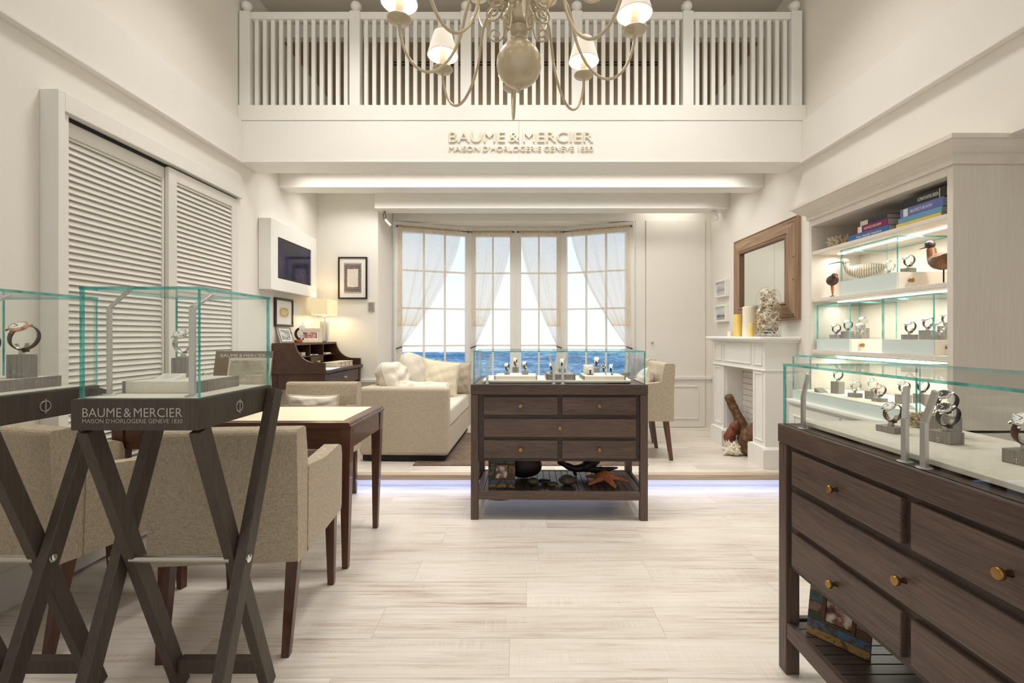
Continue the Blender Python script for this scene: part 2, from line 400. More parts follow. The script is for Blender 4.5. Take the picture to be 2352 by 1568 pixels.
def pane(a, b, parent, name='glass_pane'):
    d = [abs(b[i] - a[i]) for i in range(3)]; t = d.index(min(d))
    mb = MB().box(a, b)
    order = [2, 2, 1, 0, 1, 0]
    mb.m = [0 if ax == t else 1 for ax in order]
    return part(name, mb, [M['glass'], M['edge']], parent)
def glass_box(parent, a, b, t=.008, floor=False):
    (x0, y0, z0), (x1, y1, z1) = a, b
    pane((x0, y0, z0), (x1, y0 + t, z1 - t), parent); pane((x0, y1 - t, z0), (x1, y1, z1 - t), parent)
    pane((x0, y0 + t, z0), (x0 + t, y1 - t, z1 - t), parent); pane((x1 - t, y0 + t, z0), (x1, y1 - t, z1 - t), parent)
    pane((x0 - .001, y0 - .001, z1 - t), (x1 + .001, y1 + .001, z1), parent, 'glass_top')
def text_mesh(txt, width, cap, depth, weight=.0, name='lettering'):
    cu = bpy.data.curves.new(name, 'FONT'); cu.body = txt; cu.size = 1; cu.extrude = 0; cu.offset = weight
    cu.resolution_u = 3; cu.space_word = .5 if txt == 'BAUME & MERCIER' else .95
    o = bpy.data.objects.new('tmp', cu); C.objects.link(o)
    dg = bpy.context.evaluated_depsgraph_get(); me = bpy.data.meshes.new_from_object(o.evaluated_get(dg))
    bpy.data.objects.remove(o); bpy.data.curves.remove(cu)
    xs = [v.co.x for v in me.vertices]; ys = [v.co.y for v in me.vertices]
    x0, sx = min(xs), width / (max(xs) - min(xs)); sy = cap / .73
    vs = [((v.co.x - x0) * sx, 0, v.co.y * sy) for v in me.vertices]
    fs = [list(p.vertices) for p in me.polygons]
    bpy.data.meshes.remove(me)
    mb = MB()
    if depth <= 0: mb.add(vs, fs); return mb
    bm = bmesh.new(); bv = [bm.verts.new(v) for v in vs]
    for f in fs:
        try: bm.faces.new([bv[i] for i in f])
        except ValueError: pass
    r = bmesh.ops.extrude_face_region(bm, geom=bm.faces[:])
    bmesh.ops.translate(bm, verts=[g for g in r['geom'] if isinstance(g, bmesh.types.BMVert)], vec=(0, -depth, 0))
    bmesh.ops.recalc_face_normals(bm, faces=bm.faces)
    bm.verts.index_update()
    mb.add([v.co[:] for v in bm.verts], [[v.index for v in f.verts] for f in bm.faces]); bm.free(); return mb

def letters(parent, txt, width, cap, depth, mat, loc, rotz=0):
    # every raised letter a part of its own (connected pieces of the text mesh)
    mb = text_mesh(txt, width, cap, depth); par = list(range(len(mb.v)))
    def fd(a):
        while par[a] != a: par[a] = par[par[a]]; a = par[a]
        return a
    key = {}
    for i, v in enumerate(mb.v):
        k_ = tuple(round(c, 6) for c in v)
        if k_ in key: par[fd(i)] = fd(key[k_])
        else: key[k_] = i
    for f in mb.f:
        for a in f[1:]: par[fd(a)] = fd(f[0])
    groups = {}
    for f in mb.f: groups.setdefault(fd(f[0]), []).append(f)
    for g in groups.values():
        ids = sorted({a for f in g for a in f}); mp = {a: i for i, a in enumerate(ids)}
        part('letter', MB().add([mb.v[a] for a in ids], [[mp[a] for a in f] for f in g]), mat, parent, loc=loc, rotz=rotz)

# ------------------------------------------------------------------ the room
XL, XR = -2.40, 2.45
fl = struct('floor', bx((XL - .3, -1.4, -.08), (3.2, 3.95, -.004)), M['floor'], label='pale whitewashed board floor of the lower shop')
row, ln = .225, 1.25
pl = bx((0, 0, -.004), (ln - .0009, row - .0009, 0)).mesh('plank', M['floor'])
k = 0
y = -1.2
while y < 3.93:
    off = -((k * .47) % 1.0) * ln
    x = XL + off
    while x < XR:
        a, b = max(x, XL), min(x + ln, XR)
        if b - a > .02:
            if b - a > ln - .01 and y + row < 3.93: o = link('plank', pl, fl, (a, y, 0))
            else: o = link('plank', bx((0, 0, -.004), (b - a - .0009, min(row, 3.93 - y) - .0009, 0)).mesh('plank', M['floor']), fl, (a, y, 0))
        x += ln
    y += row; k += 1
# raised platform at the back
pf = struct('floor_platform', bx((XL - .1, 3.95, 0), (XR + .1, 6.9, .108)), M['floor'], label='raised whitewashed board platform at the back of the shop')
y = 3.94; k = 3
while y < 5.95:
    x = XL - ((k * .61) % 1.0) * ln
    while x < XR:
        a, b = max(x, XL), min(x + ln, XR)
        if b - a > .02: link('plank', bx((0, 0, -.004), (b - a - .0009, row - .0009, 0)).mesh('plank', M['floor']), pf, (a, y, .112))
        x += ln
    y += row; k += 1
part('nosing', bx((XL, 3.87, .064), (XR, 3.94, .112)), M['nosing'], pf, .003)
part('riser', bx((XL, 3.925, 0), (XR, 3.95, .064)), M['trim'], pf)
part('light_strip', bx((XL, 3.895, .056), (XR, 3.915, .064)), M['ledblue'], pf, label='cool white strip lamp under the step nosing')

struct('wall_left', bx((XL - .12, -1.4, 0), (XL, 8.0, 4.5)), M['wall'])
wr = MB(); wr.box((XR, 3.625, 0), (XR + .4, 8.0, 4.5)); wr.box((XR, -1.4, 2.285), (XR + .5, 3.625, 4.5)); wr.box((2.95, -1.4, 0), (3.1, 3.625, 2.4))
struct('wall_right', wr, M['wall'])
struct('ceiling', bx((XL - .1, -1.4, 4.38), (XR + .4, 4.62, 4.5)), M['ceil'])
# gallery: header, brown ceiling behind, back wall, floor slab
struct('trim_1', bx((XL, 4.60, 4.25), (XR, 4.68, 4.38)), M['trim'], .003)
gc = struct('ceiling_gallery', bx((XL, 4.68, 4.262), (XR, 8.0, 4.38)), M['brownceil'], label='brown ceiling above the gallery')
for i in range(2): part('air_slot', bx((-1.40, 5.03 + i * .05, 4.258), (1.55, 5.05 + i * .05, 4.2625)), M['void'], gc, label='black linear air slot')
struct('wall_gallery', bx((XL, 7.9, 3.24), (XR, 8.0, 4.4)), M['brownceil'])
struct('floor_gallery', bx((XL, 4.1, 2.96), (XR, 8.0, 3.2)), M['trim'])
# big lettered fascia beam, with lip
fb = struct('trim_2', MB().box((XL, 3.94, 2.762), (-.0005, 4.22, 3.112)).box((.0005, 3.94, 2.762), (XR, 4.22, 3.112)), M['trim'], .003, label='deep white fascia beam carrying the gallery')
part('lip', bx((XL, 3.935, 3.114), (XR, 4.22, 3.245)), M['trim'], fb, .003)
part('bead', bx((XL, 3.932, 2.756), (XR, 3.945, 2.770)), M['trim'], fb, .002)
for nm, y0, y1, x0, zz in (('trim_3', 4.61, 4.80, XL, 2.76), ('trim_4', 5.37, 5.60, -1.68, 2.76)):
    t = struct(nm, bx((x0, y0, zz), (XR, y1, 2.97)), M['trim'], .003, label='white ceiling beam across the back of the shop')
    part('bead', bx((x0, y0 - .008, zz - .004), (XR, y0 + .004, zz + .012)), M['trim'], t, .002)
# friezes along both side walls
struct('trim_5', bx((XL, -1.4, 2.76), (XL + .035, 3.94, 3.112)), M['trim'], .003)
struct('trim_6', bx((XR - .035, -1.4, 2.76), (XR, 3.94, 3.112)), M['trim'], .003)
for nm, x0, x1 in (('trim_7', XL, XL + .05), ('trim_8', XR - .05, XR)):
    struct(nm, bx((x0, -1.4, 2.748), (x1, 3.94, 2.764)), M['trim'], .002)
struct('baseboard_left', MB().box((XL, -1.4, 0), (XL + .018, 2.33, .165)).box((XL, -1.4, .165), (XL + .024, 2.33, .180)).box((XL, 3.84, .112), (XL + .018, 5.5, .24)), M['trim'], .003)
# back walls: certificate wall, jamb, door wall, header over the bay
WB = 5.87
cw = struct('wall_back_left', MB().prism([(XL, 5.5), (-1.68, 5.5), (-1.60, 5.90), (-1.60, 6.0), (XL, 6.0)], 2, .1, 2.97), M['wall'])
part('chair_rail', bx((XL, 5.478, .722), (-1.68, 5.5, .762)), M['trim'], cw, .006)
part('skirting', bx((XL, 5.485, .112), (-1.68, 5.5, .232)), M['trim'], cw, .004)
struct('wall_back_right', bx((1.485, WB, .1), (XR, WB + .12, 2.97)), M['wall'])
struct('wall_back_header', bx((-1.60, WB, 2.735), (1.485, WB + .12, 2.97)), M['wall'])
d3 = struct('door_3', bx((1.615, WB - .012, .118), (2.365, WB, 2.74)), M['wall'], .002, label='flush white jib door with dado panel in the back wall')
part('gap', bx((1.607, WB - .004, .112), (1.614, WB - .0005, 2.74)), M['grey'], d3); part('gap', bx((2.366, WB - .004, .112), (2.372, WB - .0005, 2.74)), M['grey'], d3)
part('chair_rail', bx((1.615, WB - .034, .722), (2.365, WB - .012, .762)), M['trim'], d3, .006)
pm = MB()
for a, b in (((1.70, .22), (2.28, .235)), ((1.70, .625), (2.28, .64)), ((1.70, .235), (1.715, .625)), ((2.265, .235), (2.28, .625))):
    pm.box((a[0], WB - .022, a[1]), (b[0], WB - .012, b[1]))
part('panel_moulding', pm, M['trim'], d3, .003)
kb = MB().lathe([(.012, 0), (.012, .006), (.006, .01), (.006, .022), (.013, .026), (.013, .034), (.0001, .036)], 12)
part('knob', kb, M['steel'], d3, loc=(1.69, WB - .012, 1.19), rotz=(R(90), 0, 0))
struct('trim_9', MB().box((2.372, WB - .022, .722), (XR, WB, .762)).box((1.485, WB - .022, .722), (1.607, WB, .762)), M['trim'], .005)

# ---- bay window: two angled and two straight casements
PB = [(-1.585, 5.86), (-.665, 6.21), (-.045, 6.21), (.59, 6.21), (1.468, 5.86)]
bay = MB().prism([(-1.64, WB + .1), (1.50, WB + .1), (1.50, 6.9), (-1.64, 6.9)], 2, 2.725, 2.80)
struct('ceiling_bay', bay, M['wall'])
WINS = [(PB[0], PB[1], 3, .10, .06), (PB[1], PB[2], 2, .085, .075), (PB[2], PB[3], 2, .075, .085), (PB[3], PB[4], 3, .06, .10)]
Z0, Z1 = .66, 2.60
for i, (p, q, nc, sl, sr) in enumerate(WINS):
    d = Vector((q[0] - p[0], q[1] - p[1], 0)); L = d.length; ang = math.atan2(d.y, d.x)
    w = struct('window_%d' % (i + 1), None, None, loc=(p[0], p[1], 0), rotz=ang, label='white bay casement with small panes')
    part('stile', bx((0, -.03, Z0 - .08), (sl, .03, 2.725)), M['white'], w, .003); part('stile', bx((L - sr, -.03, Z0 - .08), (L, .03, 2.725)), M['white'], w, .003)
    part('head_rail', bx((sl, -.03, Z1), (L - sr, .03, 2.725)), M['white'], w, .003); part('bottom_rail', bx((sl, -.03, Z0 - .08), (L - sr, .03, Z0)), M['white'], w, .003)
    part('sill', bx((-.02, -.09, Z0 - .12), (L + .02, .04, Z0 - .08)), M['white'], w, .004)
    part('apron_wall', bx((0, -.02, .112), (L, .06, Z0 - .12)), M['wall'], w)
    cw_, rh = (L - sl - sr) / nc, (Z1 - Z0) / 4
    for c in range(1, nc): part('muntin', bx((sl + c * cw_ - .011, -.016, Z0), (sl + c * cw_ + .011, .016, Z1)), M['white'], w)
    for r in range(1, 4): part('muntin', bx((sl, -.014, Z0 + r * rh - .010), (L - sr, .014, Z0 + r * rh + .010)), M['white'], w)
    for c in range(nc):
        for r in range(4):
            part('pane', bx((sl + c * cw_ + .011, -.002, Z0 + r * rh + .010), (sl + (c + 1) * cw_ - .011, .002, Z0 + (r + 1) * rh - .010)), M['glass'], w)

# backlit seascape print standing behind the bay
def sea_mat():
    m, nt, b = newmat('backlit_seascape_print')
    tc = N(nt, 'ShaderNodeTexCoord'); sp = N(nt, 'ShaderNodeSeparateXYZ'); nt.links.new(tc.outputs['Object'], sp.inputs[0])
    mp = N(nt, 'ShaderNodeMapping'); mp.inputs['Scale'].default_value = (7, 1, 44); nt.links.new(tc.outputs['Object'], mp.inputs[0])
    n1 = noise(nt, mp.outputs[0], 1.6, 7, .68, .6)
    mp2 = N(nt, 'ShaderNodeMapping'); mp2.inputs['Scale'].default_value = (.8, 1, 9); nt.links.new(tc.outputs['Object'], mp2.inputs[0])
    n2 = noise(nt, mp2.outputs[0], 1.5, 3, .5)
    f = mixf(nt, n1, n2, .38)
    r = ramp(nt, [(.34, lin(44, 84, 130)), (.46, lin(74, 124, 176)), (.55, lin(122, 172, 216)), (.66, lin(205, 224, 240))]); nt.links.new(f, r.inputs[0])
    sk = ramp(nt, [(0, lin(250, 252, 255)), (.35, lin(240, 248, 255)), (1, lin(222, 236, 252))])
    mr = N(nt, 'ShaderNodeMapRange'); mr.inputs[1].default_value = 1.04; mr.inputs[2].default_value = 2.7; nt.links.new(sp.outputs['Z'], mr.inputs[0])
    nt.links.new(mr.outputs[0], sk.inputs[0])
    gt = N(nt, 'ShaderNodeMath', operation='GREATER_THAN'); gt.inputs[1].default_value = 1.045; nt.links.new(sp.outputs['Z'], gt.inputs[0])
    mx = N(nt, 'ShaderNodeMix'); mx.data_type = 'RGBA'
    nt.links.new(gt.outputs[0], mx.inputs[0]); nt.links.new(r.outputs[0], mx.inputs[6]); nt.links.new(sk.outputs[0], mx.inputs[7])
    b.inputs['Base Color'].default_value = (.02, .02, .02, 1); b.inputs['Roughness'].default_value = .4
    nt.links.new(mx.outputs[2], b.inputs['Emission Color'])
    st = N(nt, 'ShaderNodeMapRange'); st.inputs[3].default_value = 1.0; st.inputs[4].default_value = 1.06
    nt.links.new(gt.outputs[0], st.inputs[0]); nt.links.new(st.outputs[0], b.inputs['Emission Strength'])
    return m
solid('seascape_lightbox', bx((-2.4, 6.55, .112), (2.4, 6.6, 2.725)), sea_mat(), 'wide backlit picture of blue sea and pale sky behind the bay window', 'picture panel')
struct('wall_bay_right', bx((1.50, WB + .12, .1), (1.56, 6.9, 2.97)), M['wall'])

# ---- louvred sliding doors in the left wall
fr = struct('trim_10', None, label='wide white frame around the louvred sliding doors')
part('post', bx((XL, 2.31, 0), (XL + .095, 2.345, 2.515)), M['trim'], fr, .003); part('post', bx((XL, 2.345, 0), (XL + .075, 2.385, 2.42)), M['trim'], fr, .003)
part('header', bx((XL, 2.345, 2.42), (XL + .095, 3.86, 2.515)), M['trim'], fr, .003); part('post', bx((XL, 3.825, .0), (XL + .07, 3.86, 2.42)), M['trim'], fr, .003)
part('track', bx((XL, 2.385, 2.40), (XL + .045, 3.825, 2.42)), M['void'], fr, label='black sliding track')
def louvre(n, y0, y1, x, label):
    d = struct('door_%d' % n, None, label=label)
    part('stile', bx((x - .028, y0, .02), (x, y0 + .075, 2.405)), M['louvre'], d, .003); part('stile', bx((x - .028, y1 - .075, .02), (x, y1, 2.405)), M['louvre'], d, .003)
    part('rail', bx((x - .028, y0 + .075, 2.325), (x, y1 - .075, 2.405)), M['louvre'], d, .003); part('rail', bx((x - .028, y0 + .075, .02), (x, y1 - .075, .2)), M['louvre'], d, .003)
    me = MB().box((-.0205, 0, -.003), (.0205, y1 - y0 - .15, .003), 0, Matrix.Rotation(R(64), 4, 'Y')).mesh('slat', M['louvre'])
    z = .222
    while z < 2.338:
        link('slat', me, d, (x - .016, y0 + .075, z)); z += .0345
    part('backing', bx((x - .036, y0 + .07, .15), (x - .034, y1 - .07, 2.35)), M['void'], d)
louvre(1, 2.315, 3.135, XL + .036, 'near louvred sliding door, set deeper in the frame')
louvre(2, 3.075, 3.83, XL + .068, 'far louvred sliding door, nearer the shop in its track')

# ---- gallery railing
rl = thing('gallery_railing', 'white painted gallery railing with square balusters and ball finials above the fascia', 'railing')
RY = 3.985
PX = [-2.345, -1.405, -.455, .497, 1.448, 2.375]
ball = MB().lathe([(.022, 0), (.026, .008), (.020, .016), (.024, .022), (.040, .038), (.047, .058), (.044, .080), (.028, .098), (.0001, .105)], 16).mesh('finial', M['white'])
post = bx((-.045, -.045, 3.245), (.045, .045, 4.055)).mesh('post', M['white'])
bal = bx((-.0165, -.0165, 3.245), (.0165, .0165, 3.995)).mesh('baluster', M['white'])
for x in PX:
    p = link('post', post, rl, (x, RY, 0), 0, .004); link('finial', ball, p, (0, 0, 4.053))
for a, b in zip(PX, PX[1:]):
    part('top_rail', bx((a + .045, RY - .035, 3.99), (b - .045, RY + .035, 4.05)), M['white'], rl, .004)
    for i in range(12): link('baluster', bal, rl, (a + .045 + (b - a - .09) * (i + .62) / 12.2, RY, 0), 0, .002)

# ---- shop name in raised letters on the fascia
sg = thing('wall_sign', 'raised champagne metal shop name lettering on the white fascia beam', 'sign', (-.597, 3.937, 2.848))
letters(sg, 'BAUME & MERCIER', 1.228, .093, .009, M['gilt'], (0, 0, .078))
letters(sg, "MAISON D'HORLOGERIE GENEVE 1830", 1.228, .046, .008, M['gilt'], (0, 0, 0))

# ------------------------------------------------------------------ display counters (drawers below, glass case on top)
def lamp_stem(parent, x, y, z, h, lean, w=.016, back=0):
    s = part('light_stem', MB().box((-w / 2, -.005, 0), (w / 2, .005, h)).lathe([(.019, 0), (.019, .003), (.0001, .003)], 16), M['alu'], parent, .001, loc=(x, y, z), label='slim silver case light')
    hd = part('light_head', bx((-w / 2 + .001, -.0045, 0), (w / 2 - .001, .0045, .092)), M['alu'], s, .001, loc=(0, 0, h - .002), rotz=(back, lean, 0))
    return s
def counter(loc, rotz, label, turned=False):
    t = thing('display_counter', label, 'display counter', loc, rotz)
    Wd, Dp = 1.225, .54
    for x in (0, Wd - .052):
        for y in (.004, Dp - .056): part('leg', bx((x, y, 0), (x + .052, y + .052, .868)), M['taupe_z'], t, .003)
    part('top_frame', bx((0, 0, .870), (Wd, Dp, .940)), M['taupe'], t, .003)
    part('body', bx((.052, .020, .405), (Wd - .052, Dp - .02, .868)), M['taupe_dark'], t, .002)
    part('slat_gap_backing', bx((.04, .03, .160), (Wd - .04, Dp - .03, .1745)), M['taupe_dark'], t)  # dark board added below the slats so no light shows through their gaps
    kn = MB().lathe([(.0085, 0), (.006, .008), (.0055, .016)], 12, mi=1).lathe([(.0055, .016), (.0125, .020), (.0135, .023), (.0135, .028), (.012, .030), (.0001, .0305)], 14)
    km = kn.mesh('knob', [M['brass'], M['darkbrass']])
    for x0, x1, z0, z1 in ((.09, .602, .730, .852), (.634, 1.143, .730, .852), (.09, 1.143, .577, .701), (.09, .602, .430, .552), (.634, 1.143, .430, .552)):
        d = part('drawer', bx((x0, .003, z0), (x1, .024, z1)), M['taupe'], t, .003)
        link('knob', km, d, ((x0 + x1) / 2, .003, (z0 + z1) / 2 + .002), (R(90), 0, 0))
    part('shelf_rail', bx((.052, .006, .140), (Wd - .052, .030, .198)), M['taupe'], t, .003); part('shelf_rail', bx((.052, Dp - .03, .140), (Wd - .052, Dp - .006, .198)), M['taupe'], t, .003)
    part('shelf_rail', bx((.002, .056, .140), (.026, Dp - .056, .198)), M['taupe_y'], t, .003); part('shelf_rail', bx((Wd - .026, .056, .140), (Wd - .002, Dp - .056, .198)), M['taupe_y'], t, .003)
    sm = bx((0, 0, 0), (.0450, Dp - .062, .017)).mesh('shelf_slat', M['taupe_y'])
    for i in range(24): link('shelf_slat', sm, t, (.041 + i * .0478, .031, .177), 0, .002)
    glass_box(t, (.018, .012, .940), (Wd - .016, Dp - .012, 1.172), .008)
    part('display_board', bx((.075, .055, .948), (Wd - .085, Dp - .06, .963)), M['board'], t, .002)
    for x, ln in ((.112, 20), (.578, -22), (.640, 22), (1.122, -20)): lamp_stem(t, x, .034, .940, .118, R(-19) if turned and ln == -22 else R(ln), .018, R(-17) if turned and ln == -22 else 0)
    return t
CA = counter((-.335, 3.20, 0), R(-1.0), 'dark brown drawer counter with glass case, standing in the middle before the step')
CB = counter((1.003, 1.79, 0), R(-90), 'dark brown drawer counter with glass case, at the right front corner', True)
CB.scale = (.952, 1, 1)
part('cable', MB().tube([(.08, .05, .141), (.13, .04, .130), (.20, .035, .126), (.26, .04, .130), (.30, .05, .141)], .004, 6), M['black'], CA, label='loop of dark cable under the shelf')

# ------------------------------------------------------------------ tall trestle display stands with glass cases
def phi_emblem(parent, loc, rot, h, mat, name='emblem'):
    mb = MB(); n = 28
    ring = [(math.cos(2 * PI * i / n) * h * .36, 0, math.sin(2 * PI * i / n) * h * .36) for i in range(n + 1)]
    mb.tube(ring, h * .045, 6, caps=False, up=(0, 1, 0)); mb.box((-h * .05, -h * .05, -h * .5), (h * .05, h * .05, h * .5))
    return part(name, mb, mat, parent, loc=loc, rotz=rot)
def bar_between(a, b, w, t):                      # bar in a vertical y-z plane, thickness t along x
    a, b = Vector(a), Vector(b); d = (b - a).normalized(); n = Vector((0, -d.z, d.y)) * w / 2; e = Vector((t / 2, 0, 0))
    p = []
    for c in (a, b): p += [c - e - n, c + e - n, c + e + n, c - e + n]
    return MB().add(p, [(0, 3, 2, 1), (4, 5, 6, 7), (0, 1, 5, 4), (1, 2, 6, 5), (2, 3, 7, 6), (3, 0, 4, 7)])
def stand(x, label, text):
    t = thing('trestle_display_stand', label, 'display stand', (x, 1.298, 0))
    w, d = .18, .385
    part('tray', bx((-w, 0, 1.012), (w, d, 1.100)), M['stand'], t, .003)
    part('tray_lining', bx((-w + .012, .010, 1.1003), (w - .006, d - .01, 1.102)), M['board'], t)
    for s in (-1, 1):
        part('leg', bar_between((s * (w + .019), -.02, 0), (s * (w + .019), d - .012, 1.085), .050, .034), M['stand'], t, .003)
        part('leg', bar_between((s * (w - .020), d + .015, 0), (s * (w - .020), .035, 1.010), .050, .034), M['stand'], t, .003)
        part('bolt', MB().lathe([(.013, 0), (.013, .004), (.010, .006), (.0001, .0065)], 16), M['chrome'], t, loc=(s * (w + .036), .178, .568), rotz=(0, s * R(90), 0))
    part('foot_bar', bar_between((0, d - .03, .092), (0, d + .004, .092), .05, 2 * w - .075), M['stand'], t, .003)
    part('foot_bar', bar_between((0, .0, .092), (0, .034, .092), .05, 2 * w + .004), M['stand'], t, .003)
    part('steel_bar', MB().tube([(-w + .02, .180, .565), (w - .02, .180, .565)], .0125, 14), M['steel'], t)
    glass_box(t, (-w + .020, .006, 1.102), (w - .003, d - .006, 1.418), .008)
    if text:
        letters(t, 'BAUME & MERCIER', .281, .027, .0015, M['letter'], (-w + .0355, -.0002, 1.0505))
        letters(t, "MAISON D'HORLOGERIE GENEVE 1830", .281, .0125, .0015, M['letter'], (-w + .0355, -.0002, 1.0335))
    phi_emblem(t, (w + .001, .19, 1.052), (0, 0, R(90)), .046, M['letter'])
    lamp_stem(t, -w + .035, .085, 1.102, .262, R(48), .011); lamp_stem(t, w - .055, .055, 1.102, .262, 0, .017, R(-62))
    return t
stand(-1.082, 'tall dark trestle stand with lettered tray front and glass case', True)
stand(-1.708, 'tall dark trestle stand cut by the left edge of the photo', False)
def riser(name, loc, w, d, h, label, rotz=0, dark=False, ends=.009):
    t = thing(name, label, 'display board', loc, rotz)
    part('top', bx((-w / 2 + ends, -d / 2, 0), (w / 2 - ends, d / 2, h)), M['block'] if dark else M['board'], t, .0015)
    part('end_strip', bx((-w / 2, -d / 2 - .001, 0), (-w / 2 + ends, d / 2 + .001, h + .0008)), M['block'] if not dark else M['taupe'], t); part('end_strip', bx((w / 2 - ends, -d / 2 - .001, 0), (w / 2, d / 2 + .001, h + .0008)), M['block'] if not dark else M['taupe'], t)
    return t
riser('display_riser', (-1.105, 1.525, 1.102), .235, .205, .036, 'cream riser with grey ends in the lettered stand', 0)
riser('display_riser', (-1.732, 1.525, 1.102), .235, .205, .036, 'cream riser with grey ends in the leftmost stand', 0)

# ------------------------------------------------------------------ linen armchairs
def armchair_proto(label):
    t = thing('armchair', label, 'armchair', (0, 0, 0), 0, 'linen armchairs')
    w = .287
    bk = MB().prism([(-.30, .372), (-.19, .372), (-.175, .52), (-.195, .80), (-.215, .90), (-.235, .908), (-.305, .905), (-.312, .88), (-.300, .60)], 0, -w + .004, w - .004)
    part('backrest', bk, M['linen'], t, .018, 3)
    for s in (-1, 1):
        a = MB().prism([(-.20, .374), (.265, .374), (.278, .40), (.285, .66), (.272, .705), (.235, .722), (.02, .712), (-.19, .735)], 0, s * w - (.075 if s > 0 else 0), s * w + (.075 if s < 0 else 0))
        part('arm', a, M['linen'], t, .016, 3)
    part('seat', bx((-w + .077, -.19, .376), (w - .077, .27, .50)), M['linen'], t, .02, 3)
    for s in (-1, 1):
        part('leg', MB().taper((s * .235, -.245 - .045, 0), (.0155, .0155), (s * .245, -.235, .375), (.024, .024)), M['mahog'], t, .002)
        part('leg', MB().taper((s * .245, .245, 0), (.0155, .0155), (s * .245, .238, .375), (.024, .024)), M['mahog'], t, .002)
    return t
A0 = armchair_proto('linen armchair with its back to us, behind the lettered trestle stand')
A0.location = (-1.19, 2.115, 0); A0.rotation_euler.z = R(5)
dup_tree(A0, (-2.015, 2.175, 0), R(-16), 'linen armchair at the far left, behind the leftmost trestle stand')
dup_tree(A0, (-1.57, 3.46, 0), R(180), 'linen armchair facing us on the far side of the cream topped desk')
dup_tree(A0, (1.135, 4.555, .112), R(90), 'linen armchair on the platform beyond the middle counter, cushion on its seat')
dup_tree(A0, (1.17, 5.25, .112), R(91), 'linen armchair farthest back, half hidden beside the bay window')

# ------------------------------------------------------------------ soft cushions
def cushion(name, loc, rot, w, h, th, mat, label, pinch=.10, crumple=.0, seed=1, group=None, rnd_=0.0):
    rnd = random.Random(seed); ph = [rnd.uniform(0, 6.28) for _ in range(6)]
    def side(sg):
        def f(u, v):
            a, b = 2 * u - 1, 2 * v - 1
            e = max(0, (1 - a * a)) ** .42 * max(0, (1 - b * b)) ** .42
            px = a * (1 - pinch * (1 - b * b)) * (1 - rnd_ * (b * b) ** 1.5 * abs(a)); pz = b * (1 - pinch * (1 - a * a)) * (1 - rnd_ * (a * a) ** 1.5 * abs(b))
            wr = crumple * (math.sin(7 * a + 4 * b + ph[0]) + .7 * math.sin(11 * b - 5 * a + ph[1]) + .5 * math.sin(17 * a + 9 * b + ph[2])) * min(1, e * 1.5)
            return (px * w / 2, sg * (th / 2 * e + wr), pz * h / 2 + crumple * .8 * math.sin(3 * a + ph[3]))
        return f
    mb = MB().grid(side(-1), 20, 20).grid(side(1), 20, 20)
    edge = [side(1)(u, v) for u, v in [(i / 20, 0) for i in range(20)] + [(1, i / 20) for i in range(20)] + [(1 - i / 20, 1) for i in range(20)] + [(0, 1 - i / 20) for i in range(21)]]
    o = solid(name, mb, mat, label, 'cushion', loc, rot, 0, 2, 1, group)
    part('piping', MB().tube(edge, .003, 5, caps=False), mat, o)
    return o
cushion('lumbar_cushion', (-1.575, 3.545, .725), (R(8), 0, 0), .40, .20, .11, M['ivory'], 'long ivory cushion on the armchair beyond the desk', .06, .004, 3)
cushion('seat_cushion', (1.215, 4.52, .795), (R(16), R(8), R(76)), .36, .36, .17, M['ivory'], 'ivory cushion against the armchair back beyond the middle counter', .10, .005, 4)

# ------------------------------------------------------------------ sofa (faces +x) on a brown rug
solid('rug', MB().box((-.95, 4.13, .112), (1.16, 5.50, .122)), M['rug'], 'brown pile rug under the sofa on the platform', 'rug', bev=.003)
sf = thing('sofa', 'beige linen loveseat with loose cushions on the raised platform', 'sofa', (-.648, 4.225, .122), R(-2.3))
sw, sL = .835, 1.47
part('plinth', bx((-sw + .03, .03, 0), (-.04, sL - .03, .06)), M['void'], sf, label='black recessed plinth')
part('base', bx((-sw + .01, .02, .052), (-.012, sL - .02, .285)), M['linen_sofa'], sf, .015, 3)
part('arm', bx((-sw, 0, .050), (0, .125, .680)), M['linen_sofa'], sf, .035, 4); part('arm', bx((-sw, sL - .125, .050), (0, sL, .690)), M['linen_sofa'], sf, .035, 4)
part('backrest', bx((-sw, .10, .055), (-sw + .17, sL - .10, .675)), M['linen_sofa'], sf, .035, 4)
hl = (sL - .25) / 2
for i in range(2): part('seat_cushion', bx((-sw + .165, .127 + i * hl, .287), (-.004, .127 + (i + 1) * hl - .004, .470)), M['linen_light'], sf, .035, 4)
cushion('back_cushion', (-1.27, 4.68, .83), (R(-20), R(8), R(88)), .60, .40, .28, M['linen_light'], 'big crumpled beige cushion at the near end of the sofa back', .05, .013, 5, 'loose sofa cushions', .22)
cushion('back_cushion', (-1.16, 5.14, .86), (R(-16), R(10), R(80)), .54, .48, .26, M['linen_light'], 'rounded greyish back cushion behind the middle of the sofa', .03, .005, 8, 'loose sofa cushions', .24)
cushion('scatter_cushion', (-.93, 4.47, .748), (R(-56), R(4), R(14)), .52, .26, .10, M['linen_light'], 'flat beige cushion lying along the near sofa arm', .08, .006, 9, 'loose sofa cushions')
cushion('scatter_cushion', (-.885, 5.18, .80), (R(-14), R(9), R(16)), .44, .43, .15, M['cream'], 'square cream cushion standing on the sofa seat', .10, .004, 10, 'loose sofa cushions')
cushion('scatter_cushion', (-.775, 5.44, .785), (R(-8), R(2), R(10)), .42, .38, .15, M['linen_sofa'], 'tan cushion against the far sofa arm', .04, .005, 11, 'loose sofa cushions')

